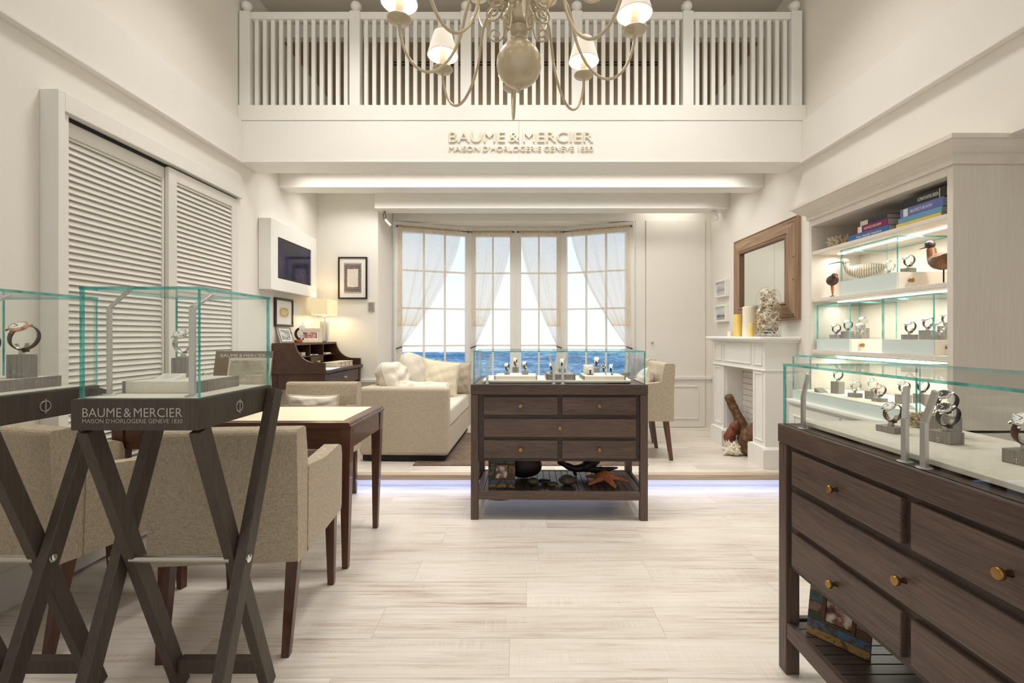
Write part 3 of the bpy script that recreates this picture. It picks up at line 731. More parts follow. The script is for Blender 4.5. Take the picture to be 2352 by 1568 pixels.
# ------------------------------------------------------------------ cream topped writing desk
dk = thing('writing_desk', 'red brown writing desk with cream leather top and tapered legs', 'desk', (-1.565, 2.81, 0))
dw, dd = .655, .31
part('top', MB().prism([(-dw, .775), (dw, .775), (dw, .788), (dw - .008, .792), (dw - .008, .800), (dw - .016, .806), (-dw + .016, .806), (-dw + .008, .8), (-dw + .008, .792), (-dw, .788)], 1, -dd, dd), M['mahog_x'], dk, .002)
part('leather_inlay', bx((-dw + .065, -dd + .06, .806), (dw - .065, dd - .06, .8075)), M['leather'], dk, label='cream leather writing surface')
for y in (-dd + .025, dd - .025): part('apron', bx((-dw + .06, y - .010, .66), (dw - .06, y + .010, .775)), M['mahog_x'], dk, .002)
for x in (-dw + .022, dw - .022): part('apron', bx((x - .010, -dd + .05, .66), (x + .010, dd - .05, .775)), M['mahog_x'], dk, .002)
for sx in (-1, 1):
    for sy in (-1, 1): part('leg', MB().taper((sx * (dw - .045), sy * (dd - .045), 0), (.016, .016), (sx * (dw - .037), sy * (dd - .037), .775), (.032, .032)), M['mahog'], dk, .002)

# ------------------------------------------------------------------ secretary desk against the left wall
se = thing('secretary_desk', 'dark walnut secretary desk with curved pigeonhole hutch against the left wall', 'desk', (XL + .005, 4.47, .112))
D_, Ls = .515, 1.02
prof = [(0, .825), (D_, .825), (D_, .900), (.400, .902), (.365, .91), (.33, .925), (.295, .95), (.265, .985), (.240, 1.03), (.225, 1.075), (.222, 1.092), (0, 1.092)]
part('side_panel', MB().prism(prof, 1, 0, .024), M['walnut'], se, .002); part('side_panel', MB().prism(prof, 1, Ls - .024, Ls), M['walnut'], se, .002)
part('hutch_top', bx((0, .024, 1.070), (.222, Ls - .024, 1.092)), M['walnut'], se, .002); part('hutch_back', bx((0, .024, .825), (.015, Ls - .024, 1.07)), M['walnut'], se)
part('worktop', bx((-.002, -.012, .795), (D_ + .02, Ls + .012, .825)), M['walnut'], se, .003)
c1, c2 = .024 + (Ls - .048) / 3, .024 + 2 * (Ls - .048) / 3
part('pigeonhole_shelf', bx((.015, .024, .945), (.215, Ls - .024, .955)), M['walnut'], se)
for c in (c1, c2): part('divider', bx((.015, c - .005, .825), (.215, c + .005, 1.07)), M['walnut'], se)
sd = part('small_drawer', bx((.03, c1 + .008, .829), (.222, c2 - .008, .941)), M['walnut'], se, .002)
knm = MB().lathe([(.008, 0), (.005, .006), (.005, .012), (.011, .018), (.012, .024), (.0001, .028)], 12).mesh('knob', M['gilt'])
link('knob', knm, sd, (.222, (c1 + c2) / 2, .885), (0, R(90), 0))
part('side_apron', bx((.05, .006, .64), (D_ - .05, .024, .795)), M['walnut'], se, .002); part('side_apron', bx((.05, Ls - .024, .64), (D_ - .05, Ls - .006, .795)), M['walnut'], se, .002)
part('back_apron', bx((.01, .05, .64), (.025, Ls - .05, .795)), M['walnut'], se)
fd = part('drawer', bx((D_ - .30, .054, .652), (D_ - .006, Ls - .054, .785)), M['walnut'], se, .003)
link('knob', knm, fd, (D_ - .006, Ls / 2, .72), (0, R(90), 0))
for x in (.0, D_ - .05):
    for y in (0.002, Ls - .052): part('leg', MB().taper((x + .025, y + .025, 0), (.017, .017), (x + .025, y + .025, .795), (.025, .025)), M['walnut'], se, .002)

# ------------------------------------------------------------------ white mock fireplace on the right wall (front faces -x)
fp = thing('fireplace', 'white panelled mock fireplace with mantel and brick lined firebox', 'fireplace', (0, 0, .112))
FX = 2.165; FB = XR
FY0, FY1, O0, O1 = 4.06, 5.12, 4.275, 4.885
def mould(parent, x, y0, y1, z0, z1, w=.012, t=.010):
    mb = MB().box((x - t, y0, z0), (x, y1, z0 + w)).box((x - t, y0, z1 - w), (x, y1, z1)).box((x - t, y0, z0 + w), (x, y0 + w, z1 - w)).box((x - t, y1 - w, z0 + w), (x, y1, z1 - w))
    return part('panel_moulding', mb, M['white'], parent, .003)
for y0, y1 in ((FY0, O0), (O1, FY1)):
    cmn = part('column', bx((FX, y0, .0), (FB, y1, .98)), M['white'], fp, .002)
    part('plinth', MB().prism([(y0 - .030, 0), (y1 + .030, 0), (y1 + .030, .165), (y1 + .012, .185), (y0 - .012, .185), (y0 - .030, .165)], 0, FX - .032, FB - .01), M['white'], cmn, .003)
    mould(cmn, FX, y0 + .035, y1 - .035, .225, .835); mould(cmn, FX, y0 + .035, y1 - .035, .90, 1.09)
part('frieze', bx((FX - .004, FY0 - .001, .865), (FB, FY1 + .001, 1.118)), M['white'], fp, .002)
mould(fp, FX - .004, O0 + .02, O1 - .02, .90, 1.09); mould(fp, FX - .004, FY0 + .035, O0 - .03, .90, 1.09); mould(fp, FX - .004, O1 + .03, FY1 - .035, .90, 1.09)
part('band', bx((FX - .016, FY0 - .008, .852), (FB, FY1 + .008, .866)), M['white'], fp, .004)
part('cornice', MB().prism([(FX - .006, 1.102), (FX - .04, 1.125), (FB, 1.125), (FB, 1.102)], 1, FY0 - .03, FY1 + .03), M['white'], fp, .002)
part('mantel_shelf', bx((FX - .075, FY0 - .06, 1.125), (FB, FY1 + .06, 1.157)), M['white'], fp, .012, 3)
part('firebox_side', bx((FX + .03, O1 - .006, .0), (FB - .02, O1 + .002, .865)), M['white'], fp); part('firebox_side', bx((FX + .03, O0 - .002, .0), (FB - .02, O0 + .006, .865)), M['white'], fp)
part('firebox_back', bx((FB - .075, O0, 0), (FB - .02, O1, .865)), M['wall'], fp)
bm_ = bx((0, .002, .002), (.012, .196, .058)).mesh('brick', M['brickpaint']); bh_ = bx((0, .002, .002), (.012, .094, .058)).mesh('brick', M['brickpaint'])
for r in range(14):
    y = O1 - .006 - (0 if r % 2 else .098)
    if r % 2 == 0: link('brick', bh_, fp, (FB - .087, y, .004 + r * .0605), 0, .002)
    while y - .198 > O0 - .02:
        y -= .198
        if y > O0 - .0: link('brick', bm_, fp, (FB - .087, y, .004 + r * .0605), 0, .002)
        elif y + .098 > O0: link('brick', bh_, fp, (FB - .087, y + .100, .004 + r * .0605), 0, .002)

# ------------------------------------------------------------------ mirror and small frames on the right wall
mr_ = thing('wall_mirror', 'large mirror in a wide rustic wooden frame above the fireplace', 'mirror', (XR, 4.60, 1.873))
my, mz, fw = .592, .455, .165
def mitre(parent, name, y0, y1, z0, z1, w, prof, mat, fx):
    # four mitred members of a rectangular frame lying in the y-z plane; prof: (distance from outer edge 0..1, projection towards -x)
    cor = [(y0, z0, 1, 1), (y1, z0, -1, 1), (y1, z1, -1, -1), (y0, z1, 1, -1)]
    for i in range(4):
        a, b = cor[i], cor[(i + 1) % 4]; mb = MB(); vs = []
        for c in (a, b):
            for t, p in prof: vs.append((fx - p, c[0] + c[2] * w * t, c[1] + c[3] * w * t))
        n = len(prof)
        mb.add(vs, [(j, (j + 1) % n, n + (j + 1) % n, n + j) for j in range(n)] + [tuple(range(n)), tuple(range(n, 2 * n))[::-1]])
        me = mb.mesh(name, M['mirrorwood_y'] if i % 2 == 0 else mat); bm = bmesh.new(); bm.from_mesh(me); bmesh.ops.recalc_face_normals(bm, faces=bm.faces); bm.to_mesh(me); bm.free()
        link(name, me, parent)
mitre(mr_, 'frame_member', -my, my, -mz, mz, fw, [(0, 0), (0, .03), (.05, .038), (.10, .030), (.14, .036), (.80, .052), (.84, .044), (.9, .058), (1, .050), (1, 0)], M['mirrorwood'], 0)
part('mirror_glass', bx((-.022, -my + fw - .01, -mz + fw - .01), (-.018, my - fw + .01, mz - fw + .01)), M['mirror'], mr_)
for y, z in ((-my + .05, mz - .05), (-my + .08, mz - .05), (-my + .11, mz - .055), (-my + .045, 0.1), (-my + .05, -.1), (-my + .05, -mz + .05)):
    part('peg', MB().lathe([(.007, 0), (.007, .006), (.0001, .008)], 8), M['drift'], mr_, loc=(-.036, y, z), rotz=(0, R(-90), 0))
def wall_frame(name, label, loc, rotz, w, h, fw, dep, fmat, mat_w, art, matcol=None, cat='picture frame', rot=None):
    t = thing(name, label, cat, loc, rot or (0, 0, rotz))      # hangs in the local x-z plane, looks towards -y
    for a, b in (((-w / 2, -dep, -h / 2), (-w / 2 + fw, 0, h / 2)), ((w / 2 - fw, -dep, -h / 2), (w / 2, 0, h / 2)), ((-w / 2 + fw, -dep, h / 2 - fw), (w / 2 - fw, 0, h / 2)), ((-w / 2 + fw, -dep, -h / 2), (w / 2 - fw, 0, -h / 2 + fw))):
        part('frame_member', bx(a, b), fmat, t, .002)
    part('mount', bx((-w / 2 + fw, -dep * .55, -h / 2 + fw), (w / 2 - fw, -dep * .3, h / 2 - fw)), matcol or M['paper'], t)
    part('picture', bx((-w / 2 + fw + mat_w, -dep * .55 - .0015, -h / 2 + fw + mat_w), (w / 2 - fw - mat_w, -dep * .55, h / 2 - fw - mat_w)), art, t)
    return t
def banded(name, stops, axis='Z', amp=.03, sc=20, rng=(-.1, .1)):
    m, nt, b = newmat(name)
    tc = N(nt, 'ShaderNodeTexCoord'); sp = N(nt, 'ShaderNodeSeparateXYZ'); nt.links.new(tc.outputs['Object'], sp.inputs[0])
    n1 = noise(nt, tc.outputs['Object'], sc, 4); ml = N(nt, 'ShaderNodeMath', operation='MULTIPLY_ADD'); ml.inputs[1].default_value = amp
    nt.links.new(n1, ml.inputs[0]); nt.links.new(sp.outputs[axis], ml.inputs[2])
    mr = N(nt, 'ShaderNodeMapRange'); mr.inputs[1].default_value = rng[0]; mr.inputs[2].default_value = rng[1]; nt.links.new(ml.outputs[0], mr.inputs[0])
    r = ramp(nt, stops); r.color_ramp.interpolation = 'EASE'; nt.links.new(mr.outputs[0], r.inputs[0]); nt.links.new(r.outputs[0], b.inputs['Base Color'])
    b.inputs['Roughness'].default_value = .35; return m
beach1 = banded('misty_beach_print', [(.1, lin(178, 170, 160)), (.4, lin(205, 198, 190)), (.55, lin(160, 160, 168)), (.9, lin(214, 212, 212))], amp=.06)
beach2 = banded('grey_sea_print', [(.15, lin(205, 196, 182)), (.36, lin(160, 158, 156)), (.48, lin(95, 100, 112)), (.60, lin(196, 200, 208)), (.9, lin(222, 224, 228))], amp=.05)
wall_frame('picture_frame', 'upper small white framed misty beach photo beside the mirror', (XR, 5.52, 1.838), R(-90), .30, .20, .018, .05, M['white'], .008, beach1)
wall_frame('picture_frame', 'lower small white framed grey sea photo beside the mirror', (XR, 5.52, 1.542), R(-90), .30, .20, .018, .05, M['white'], .008, beach2)

# ------------------------------------------------------------------ limed display cabinet in the right wall
cb = thing('display_cabinet', 'tall limed wood display cabinet with lit shelves and moulded cornice', 'cabinet', (0, 0, 0))
KX, KB, K0, K1 = 2.262, 2.66, 2.405, 3.60
part('side_panel', bx((KX, K0, 0), (2.93, K0 + .034, 2.17)), M['cabwood'], cb, .002); part('side_panel', bx((KX, K1 - .03, 0), (KB, K1, 2.17)), M['cabwood'], cb, .002)
part('back_panel', bx((KB - .02, K0 + .034, .0), (KB, K1 - .03, 2.17)), M['plinth'], cb)
part('frieze_rail', bx((KX, K0 + .034, 2.122), (KX + .03, K1 - .03, 2.20)), M['cabwood'], cb); part('top_board', bx((KX + .03, K0 + .034, 2.122), (KB, K1 - .03, 2.14)), M['cabwood'], cb)
for z in (1.925, 1.562, 1.170):
    part('shelf', bx((KX + .004, K0 + .034, z - .025), (KB - .02, K1 - .03, z)), M['cabwood'], cb, .002)
    part('led_strip', bx((2.415, K0 + .10, z - .034), (2.44, K1 - .10, z - .0255)), M['led'], cb, label='lit strip lamp under the shelf')
# cornice: ogee profile swept along the front and back along the near end
cp = [(0, 2.17), (.012, 2.17), (.014, 2.205), (.022, 2.215), (.040, 2.222), (.062, 2.240), (.080, 2.262), (.085, 2.268), (.098, 2.270), (.098, 2.292), (0, 2.292)]
vs = []
for cx, cy, ex, ey in ((KX, K1, -1, 0), (KX, K1, -1, 1), (KX, K0, -1, -1), (2.93, K0, 0, -1)):
    for o_, z in cp: vs.append((cx + ex * o_, cy + ey * o_, z))
n_ = len(cp)
vs = vs[n_:]
part('cornice', MB().add(vs, [(s_ * n_ + j, s_ * n_ + (j + 1) % n_, (s_ + 1) * n_ + (j + 1) % n_, (s_ + 1) * n_ + j) for s_ in range(2) for j in range(n_)] + [tuple(range(n_))]), M['cabwood'], cb)
part('cornice_top', bx((KX, K0, 2.17), (2.93, K1, 2.29)), M['cabwood'], cb)
# base unit standing forward
BXF = 2.105
part('base_body', bx((BXF, K0 + .036, 0), (KX + .1, K1 - .0, .765)), M['trim'], cb, .002)
part('base_ledge', bx((BXF - .03, K0 - .0, .765), (KB - .02, K1 + .01, .79)), M['trim'], cb, .006)
for y0, y1 in ((K0 + .06, 2.99), (3.01, K1 - .03)):
    dr = part('base_door', bx((BXF - .016, y0, .05), (BXF, y1, .74)), M['trim'], cb, .002)
    mould(dr, BXF - .016, y0 + .06, y1 - .06, .11, .68, .014, .008)
# lower long glass case on the ledge, with frosted skirt
lc = thing('glass_display_case', 'long low glass case with frosted skirt on the cabinet ledge', 'display case', (0, 0, .79), 0, 'glass cases of the cabinet')
part('frosted_skirt', bx((2.125, 2.45, 0), (2.133, 3.585, .070)), M['frost'], lc); part('deck', bx((2.134, 2.45, .05), (2.60, 3.56, .074)), M['board'], lc, .002)
pane((2.125, 2.45, .071), (2.133, 3.585, .329), lc); pane((2.134, 3.577, .075), (2.26, 3.585, .329), lc); pane((2.124, 2.44, .33), (2.60, 3.566, .338), lc, 'glass_top')
part('pull_tab', MB().lathe([(.012, 0), (.012, .003), (.0001, .003)], 12), M['glass'], lc, loc=(2.122, 3.05, .315), rotz=(0, R(-90), 0))
kn2 = MB().lathe([(.006, 0), (.0055, .010), (.013, .014), (.0145, .018), (.0145, .024), (.011, .027), (.0001, .028)], 14).mesh('knob', M['brass'])
def cube_case(y0, y1, z, ztop, ph, label, fx=2.292, kz=None):
    t = thing('glass_display_case', label, 'display case', (0, 0, z), 0, 'glass cases of the cabinet')
    part('plinth', bx((fx + .010, y0, 0), (KB - .03, y1, ph)), M['plinth'], t, .002)
    part('frosted_skirt', bx((fx + .001, y0, .001), (fx + .008, y1, ph)), M['frost'], t)
    pane((fx, y0, ph), (fx + .008, y1, ztop - z - .008), t); pane((fx + .009, y0, ph + .0005), (KB - .04, y0 + .008, ztop - z - .008), t)
    pane((fx + .009, y1 - .008, ph + .0005), (KB - .04, y1, ztop - z - .008), t); pane((fx - .001, y0 - .001, ztop - z - .007), (KB - .04, y1 + .001, ztop - z), t, 'glass_top')
    link('knob', kn2, t, (fx + .075, y0, ph * .5), (R(90), 0, 0))
    part('pull_tab', MB().lathe([(.012, 0), (.012, .003), (.0001, .003)], 12), M['glass'], t, loc=(fx - .003, (y0 + y1) / 2, ztop - z - .03), rotz=(0, R(-90), 0))
    return t
cube_case(2.80, 3.29, 1.562, 1.885, .103, 'glass case on the second shelf with knobbed plinth, below the books')
cube_case(3.20, 3.555, 1.170, 1.513, .085, 'far glass case on the third shelf of the cabinet')
cube_case(2.555, 2.915, 1.170, 1.513, .085, 'near glass case on the third shelf of the cabinet')

# ------------------------------------------------------------------ chandelier
ch = thing('chandelier', 'champagne coloured chandelier with large ball and many small white shades', 'chandelier', (0, 1.958, 0))
bal_ = []
for i in range(13):
    a = PI * i / 12; bal_.append((max(.096 * math.sin(a), .0001), 2.43 - .096 * math.cos(a)))
part('ball', MB().lathe(bal_[:-1] + [(.026, 2.526)], 32), M['chand'], ch)
part('finial', MB().lathe([(.0001, 2.305), (.004, 2.308), (.006, 2.315), (.004, 2.320), (.010, 2.328), (.014, 2.338)], 12), M['chand'], ch)
part('neck', MB().lathe([(.024, 2.522), (.030, 2.53), (.026, 2.538), (.026, 2.548), (.036, 2.556), (.038, 2.566), (.034, 2.576), (.036, 2.584), (.032, 2.590), (.046, 2.596), (.052, 2.602), (.058, 2.622), (.059, 2.640), (.056, 2.655), (.050, 2.662), (.047, 2.69), (.055, 2.694), (.052, 2.70), (.022, 2.706), (.016, 2.73), (.022, 2.76), (.036, 2.80), (.040, 2.84), (.030, 2.88), (.018, 2.92), (.020, 2.96), (.036, 3.0), (.052, 3.03), (.055, 3.08), (.04, 3.12), (.02, 3.16), (.015, 3.3), (.012, 3.4), (.0001, 3.41)], 24), M['chand'], ch)
links = MB()
for i in range(16):
    z = 3.40 + i * .06; n = 12; o = i % 2
    ring = [((math.cos(2 * PI * j / n) * .016 if o else 0), (0 if o else math.cos(2 * PI * j / n) * .016), z + .036 + math.sin(2 * PI * j / n) * .036) for j in range(n + 1)]
    links.tube(ring, .004, 5, caps=False)
lk = part('chain', links, M['chand'], ch); part('ceiling_rose', MB().lathe([(.012, 4.33), (.03, 4.335), (.06, 4.36), (.065, 4.38)], 24), M['chand'], ch)
def smooth_path(pts, n=5):
    pts = [Vector(p) for p in pts]; P = [pts[0]] + pts + [pts[-1]]; out = []
    for i in range(1, len(P) - 2):
        for k in range(n):
            t = k / n; a, b, c, d = P[i - 1], P[i], P[i + 1], P[i + 2]
            out.append(.5 * ((2 * b) + (c - a) * t + (2 * a - 5 * b + 4 * c - d) * t * t + (3 * b - a - 3 * c + d) * t ** 3))
    out.append(pts[-1]); return out
rz = [(.050, 2.655), (.085, 2.705), (.125, 2.735), (.170, 2.728), (.208, 2.690), (.228, 2.620), (.247, 2.535), (.285, 2.452), (.335, 2.398), (.385, 2.382), (.435, 2.405), (.475, 2.465), (.496, 2.535), (.500, 2.580)]
arm_me = MB().tube(smooth_path([(r, 0, z) for r, z in rz], 4), .0062, 8).mesh('arm', M['chand'])
dish_me = MB().lathe([(.007, 2.572), (.012, 2.580), (.022, 2.583), (.047, 2.591), (.0505, 2.597), (.049, 2.599), (.040, 2.594), (.014, 2.588), (.014, 2.600)], 24).mesh('drip_dish', M['chand'])
tube_me = MB().lathe([(.0155, 2.588), (.0155, 2.690), (.006, 2.694), (.0001, 2.694)], 16).mesh('candle_sleeve', M['candle_tube'])
sh_out = MB().lathe([(.0765, 2.664), (.0765, 2.668), (.043, 2.775), (.043, 2.778)], 32); sh_out.s = [True] * len(sh_out.s)
def shade_mesh():
    mb = MB(); n = 32
    for (r0, z0, r1, z1, mi) in ((.0765, 2.664, .043, 2.778, 0), (.0750, 2.664, .0415, 2.778, 1)):
        vs = [(r * math.cos(2 * PI * j / n), r * math.sin(2 * PI * j / n), z) for r, z in ((r0, z0), (r1, z1)) for j in range(n)]
        mb.add(vs, [(j, (j + 1) % n, n + (j + 1) % n, n + j) for j in range(n)], mi, True)
    for rr, zz in ((.0758, 2.664), (.0422, 2.778)):
        mb.tube([(rr * math.cos(2 * PI * j / n), rr * math.sin(2 * PI * j / n), zz) for j in range(n + 1)], .0015, 5, 2, False)
    return mb.mesh('lamp_shade', [M['shade'], M['shade_in'], M['candle_tube']])
shade_me = shade_mesh()
bulb_me = MB().lathe([(.006, 2.694), (.012, 2.708), (.016, 2.722), (.012, 2.738), (.005, 2.752), (.0001, 2.758)], 12).mesh('bulb', M['bulb'])
def arm(ang, dz=0, sc=1):
    a = link('arm', arm_me, ch, (0, 0, dz), R(90 - ang)); a.scale = (sc, sc, 1)
    for nm, me in (('drip_dish', dish_me), ('candle_sleeve', tube_me), ('lamp_shade', shade_me), ('bulb', bulb_me)):
        c = link(nm, me, a, (.500, 0, 0)); c.scale = (1 / sc, 1 / sc, 1)
    ld = bpy.data.lights.new('bulb_light', 'POINT'); ld.energy = 1.3 if dz == 0 else .9; ld.color = (1, .91, .80); ld.shadow_soft_size = .02
    lo = bpy.data.objects.new('bulb_light', ld); C.objects.link(lo); lo.parent = a; lo.location = (.5, 0, 2.735)
for k in range(8): arm(-4 + 45 * k)
for k in range(8): arm(18.5 + 45 * k, .43, .94)
def spiral(r0, z0, r1, turns, flip, ang):
    pts = []
    for i in range(31):
        t = i / 30; a = turns * 2 * PI * t; rr = r1 * (1 - .78 * t)
        pts.append((r0 + r1 - rr * math.cos(a), 0, z0 + flip * rr * math.sin(a)))
    return pts
up_s = MB().tube([(.045, 0, 2.70), (.060, 0, 2.685)] + spiral(.075, 2.675, .042, 1.45, -1, 0), .0042, 6).mesh('scroll', M['chand'])
lo_s = MB().tube([(.056, 0, 2.625), (.060, 0, 2.58)] + spiral(.066, 2.555, .034, 1.4, -1, 0), .0038, 6).mesh('scroll', M['chand'])
drop = MB().ball((.075, 0, 2.645), .009, 10).mesh('drop', M['chand'])
for k in range(8):
    s_ = link('scroll', up_s, ch, (0, 0, 0), R(90 - (18.5 + 45 * k))); link('drop', drop, s_)
for k in range(6): link('scroll', lo_s, ch, (0, 0, 0), R(60 * k))
for k in range(8): link('scroll', up_s, ch, (0, 0, .36), R(45 * k))

# ------------------------------------------------------------------ watches and their blocks
WM = {}
def watch_meshes(strap, case, dial, brace, phi):
    key = (strap, case, dial, brace, phi)
    if key in WM: return WM[key]
    rx, rz_ = .030, .033; P = R(phi); al = R(31)
    el = lambda a: Vector((rx * math.cos(a), 0, rz_ * math.sin(a)))
    mb = MB()
    if brace:
        n = 26
        for i in range(n):
            a = P + al + (2 * PI - 2 * al) * (i + .5) / n; p = el(a); r_ = p.normalized(); t = Vector((-r_.z, 0, r_.x))
            T = Matrix.Translation(p) @ Matrix(((t.x, 0, r_.x, 0), (0, 1, 0, 0), (t.z, 0, r_.z, 0), (0, 0, 0, 1)))
            w = .0095 - .002 * math.sin(PI * (i + .5) / n)
            mb.box((-.0030, -w, -.0018), (.0030, -w * .38, .0014), 0, T); mb.box((-.0030, -w * .34, -.0018), (.0030, w * .34, .0022), 0, T); mb.box((-.0030, w * .38, -.0018), (.0030, w, .0014), 0, T)
    else:
        n = 30; pts = [el(P + al + (2 * PI - 2 * al) * i / n) for i in range(n + 1)]
        mb.tube(pts, [1 - .18 * math.sin(PI * i / n) for i in range(n + 1)], 8, 0, True, (.0098, .0021), (0, 1, 0))
        a = P + PI * .86; p = el(a); r_ = p.normalized(); t = Vector((-r_.z, 0, r_.x))
        mb.box((-.007, -.010, -.001), (.007, .010, .0042), 0, Matrix.Translation(p) @ Matrix(((t.x, 0, r_.x, 0), (0, 1, 0, 0), (t.z, 0, r_.z, 0), (0, 0, 0, 1))))
    p = el(P); r_ = p.normalized(); t = Vector((-r_.z, 0, r_.x))
    T = Matrix.Translation(p) @ Matrix(((t.x, 0, r_.x, 0), (0, 1, 0, 0), (t.z, 0, r_.z, 0), (0, 0, 0, 1)))
    cs = MB().lathe([(.016, -.004), (.0185, -.002), (.0195, .001), (.0195, .0035), (.0180, .0062), (.0162, .0068), (.0155, .0056)], 24, T=T)
    for sx in (-1, 1):
        for sy in (-1, 1): cs.box((sx * .0185 - .0045, sy * .0112 - .0014, -.003), (sx * .0185 + .0045, sy * .0112 + .0014, .001), 0, T)
    dl = MB().lathe([(.0158, .0061), (.0001, .0062)], 24, T=T)
    dl.box((-.0004, -.0008, .0063), (.0090, .0008, .0066), 1, T); dl.box((-.0007, -.0004, .0063), (.0007, .0125, .0066), 1, T)
    for k in range(12):
        a = 2 * PI * k / 12; dl.box((.0122, -.0005, .0063), (.0148, .0005, .0065), 1, T @ Matrix.Rotation(a, 4, 'Z'))
    cr = MB().lathe([(.0028, 0), (.0030, .001), (.0030, .0035), (.0001, .004)], 10, T=T @ Matrix.Translation((0, .0195, .001)) @ Matrix.Rotation(R(-90), 4, 'X'))
    WM[key] = (mb.mesh('bracelet' if brace else 'strap', M[strap]), cs.mesh('case', M[case]), dl.mesh('dial', [M[dial], M['black'] if dial == 'dial' else M['dial']]), cr.mesh('crown', M[case]), brace)
    return WM[key]
SM = {}
def stand_meshes(h, w):
    k = (round(h, 3), round(w, 3))
    if k not in SM:
        b = bx((-w / 2, -w * .42, 0), (w / 2, w * .42, h)).mesh('block', M['block'])
        c = MB().box((-.006, -.006, h), (.006, .006, h + .014)).tube([(.019 * math.cos(R(a)), 0, h + .050 - .033 + .033 * math.sin(R(a)) * .0 + .029 + .0285 * math.sin(R(a))) for a in range(200, 345, 12)], 1, 6, 0, True, (.008, .0014), (0, 1, 0)).mesh('clip', M['steel'])
        SM[k] = (b, c)
    return SM[k]
def watch_on_block(loc, yaw, h, w, strap, case, dial, wl, sl, brace=False, phi=130, sc=1.0, emb=False, wyaw=None, lean=17):
    g = thing('watch_block', sl, 'watch stand', loc, R(yaw), 'grey wooden watch blocks')
    b, c = stand_meshes(h, w); bo = link('block', b, g, (0, 0, 0), 0, .001); link('clip', c, g)
    if emb: phi_emblem(bo, (-w * .0, -w * .42 - .0005, h * .28), (0, 0, 0), .013, M['chrome'])
    s, cs, d, cr, br = watch_meshes(strap, case, dial, brace, phi)
    t = thing('wristwatch', wl, 'watch', (loc[0], loc[1], loc[2] + h + .012 + .035 * sc), 0, 'displayed wristwatches'); t.rotation_euler = (0 if wyaw is None else R(lean), 0, R(yaw if wyaw is None else wyaw)); t.scale = (sc,) * 3
    if wyaw is not None: t.location += Matrix.Rotation(R(wyaw), 3, 'Z') @ Vector((0, -.009 * sc, 0))
    link('bracelet' if br else 'strap', s, t); link('case', cs, t); link('dial', d, t); link('crown', cr, t)
    return t
def plaque(loc, yaw, w, label, mat='paper', d=.05, h=.018):
    return solid('price_card', MB().prism([(-d / 2, 0), (d / 2, 0), (d / 2, h), (-d / 2 + .004, .002)], 0, -w / 2, w / 2), M[mat], label, 'card', loc, R(yaw), .0005)
# left trestle stands
watch_on_block((-1.672, 1.553, 1.138), 2, .078, .056, 'brownstrap', 'rose', 'dial', 'rose gold watch with brown strap in the leftmost trestle case', 'grey block with emblem under the rose gold watch', phi=122, sc=1.28, emb=True, wyaw=76)
watch_on_block((-1.790, 1.54, 1.138), 2, .060, .056, 'blackstrap', 'chrome', 'dial', 'watch cut by the left edge of the photo', 'grey block cut by the left edge of the photo', phi=122, sc=1.2, wyaw=76)
watch_on_block((-1.145, 1.575, 1.138), 0, .066, .052, 'chrome', 'chrome', 'dial', 'steel bracelet watch behind the post of the lettered trestle case', 'grey block behind the post of the lettered trestle case', True, 125, 1.1, wyaw=64)
plaque((-1.125, 1.485, 1.138), 0, .072, 'white slanted card in the lettered trestle case')
# right front counter
zb = .9635
watch_on_block((1.222, 1.515, zb), -80, .020, .062, 'brownstrap', 'chrome', 'dial', 'white dialled watch on brown strap left of the posts in the right counter', 'low grey block left of the posts in the right counter', phi=130, sc=.9, wyaw=-2)
watch_on_block((1.262, 1.365, zb), -80, .034, .062, 'blackstrap', 'chrome', 'dialdark', 'dark chronograph on black strap, front of the pair in the right counter', 'grey block with emblem, front of the pair in the right counter', phi=128, sc=.97, emb=True, wyaw=-2)
watch_on_block((1.352, 1.465, zb), -80, .060, .062, 'blackstrap', 'chrome', 'dialdark', 'dark chronograph half hidden, rear of the pair in the right counter', 'taller grey block, rear of the pair in the right counter', phi=128, sc=.97, wyaw=-2)
watch_on_block((1.245, 1.135, zb), -80, .034, .062, 'brownstrap', 'chrome', 'dial', 'watch cut by the right edge of the photo', 'grey block cut by the right edge of the photo', phi=128, sc=1.1, emb=True, wyaw=-4)
# middle counter
riser('display_riser', (-.022, 3.42, zb), .308, .26, .026, 'cream riser at the left end of the middle counter', R(-1))
riser('display_riser', (.300, 3.41, zb), .205, .27, .040, 'dark wooden riser in the centre of the middle counter', R(-1), True)
riser('display_riser', (.610, 3.41, zb), .300, .27, .026, 'cream riser at the right end of the middle counter', R(-1))
zr = zb + .026
watch_on_block((-.088, 3.43, zr), 70, .016, .036, 'brownstrap', 'steel', 'dial', 'watch leftmost on the left riser of the middle counter', 'small dark block leftmost in the middle counter', phi=142, sc=.8)
watch_on_block((-.026, 3.50, zr), 72, .050, .044, 'brownstrap', 'rose', 'dial', 'watch on the tallest block of the left riser, middle counter', 'tallest block of the left riser, middle counter', phi=142, sc=.8)
watch_on_block((.046, 3.43, zr), 72, .028, .044, 'brownstrap', 'rose', 'dial', 'watch at the right of the left riser, middle counter', 'block at the right of the left riser, middle counter', phi=142, sc=.8)
watch_on_block((.238, 3.34, zb + .040), 70, .012, .028, 'blackstrap', 'chrome', 'dial', 'black strapped watch beside the left post on the dark riser', 'tiny block on the dark riser, left of the posts', phi=142, sc=.75)
watch_on_block((.325, 3.47, zb + .040), 80, .030, .060, 'blackstrap', 'chrome', 'dial', 'black strapped watch between the two posts on the dark riser', 'dark block between the two posts on the dark riser', phi=142, sc=.8)
watch_on_block((.592, 3.50, zr), 70, .042, .042, 'brownstrap', 'chrome', 'dial', 'large watch raised highest on the right riser, middle counter', 'tall dark block on the right riser, middle counter', phi=142, sc=1.0)
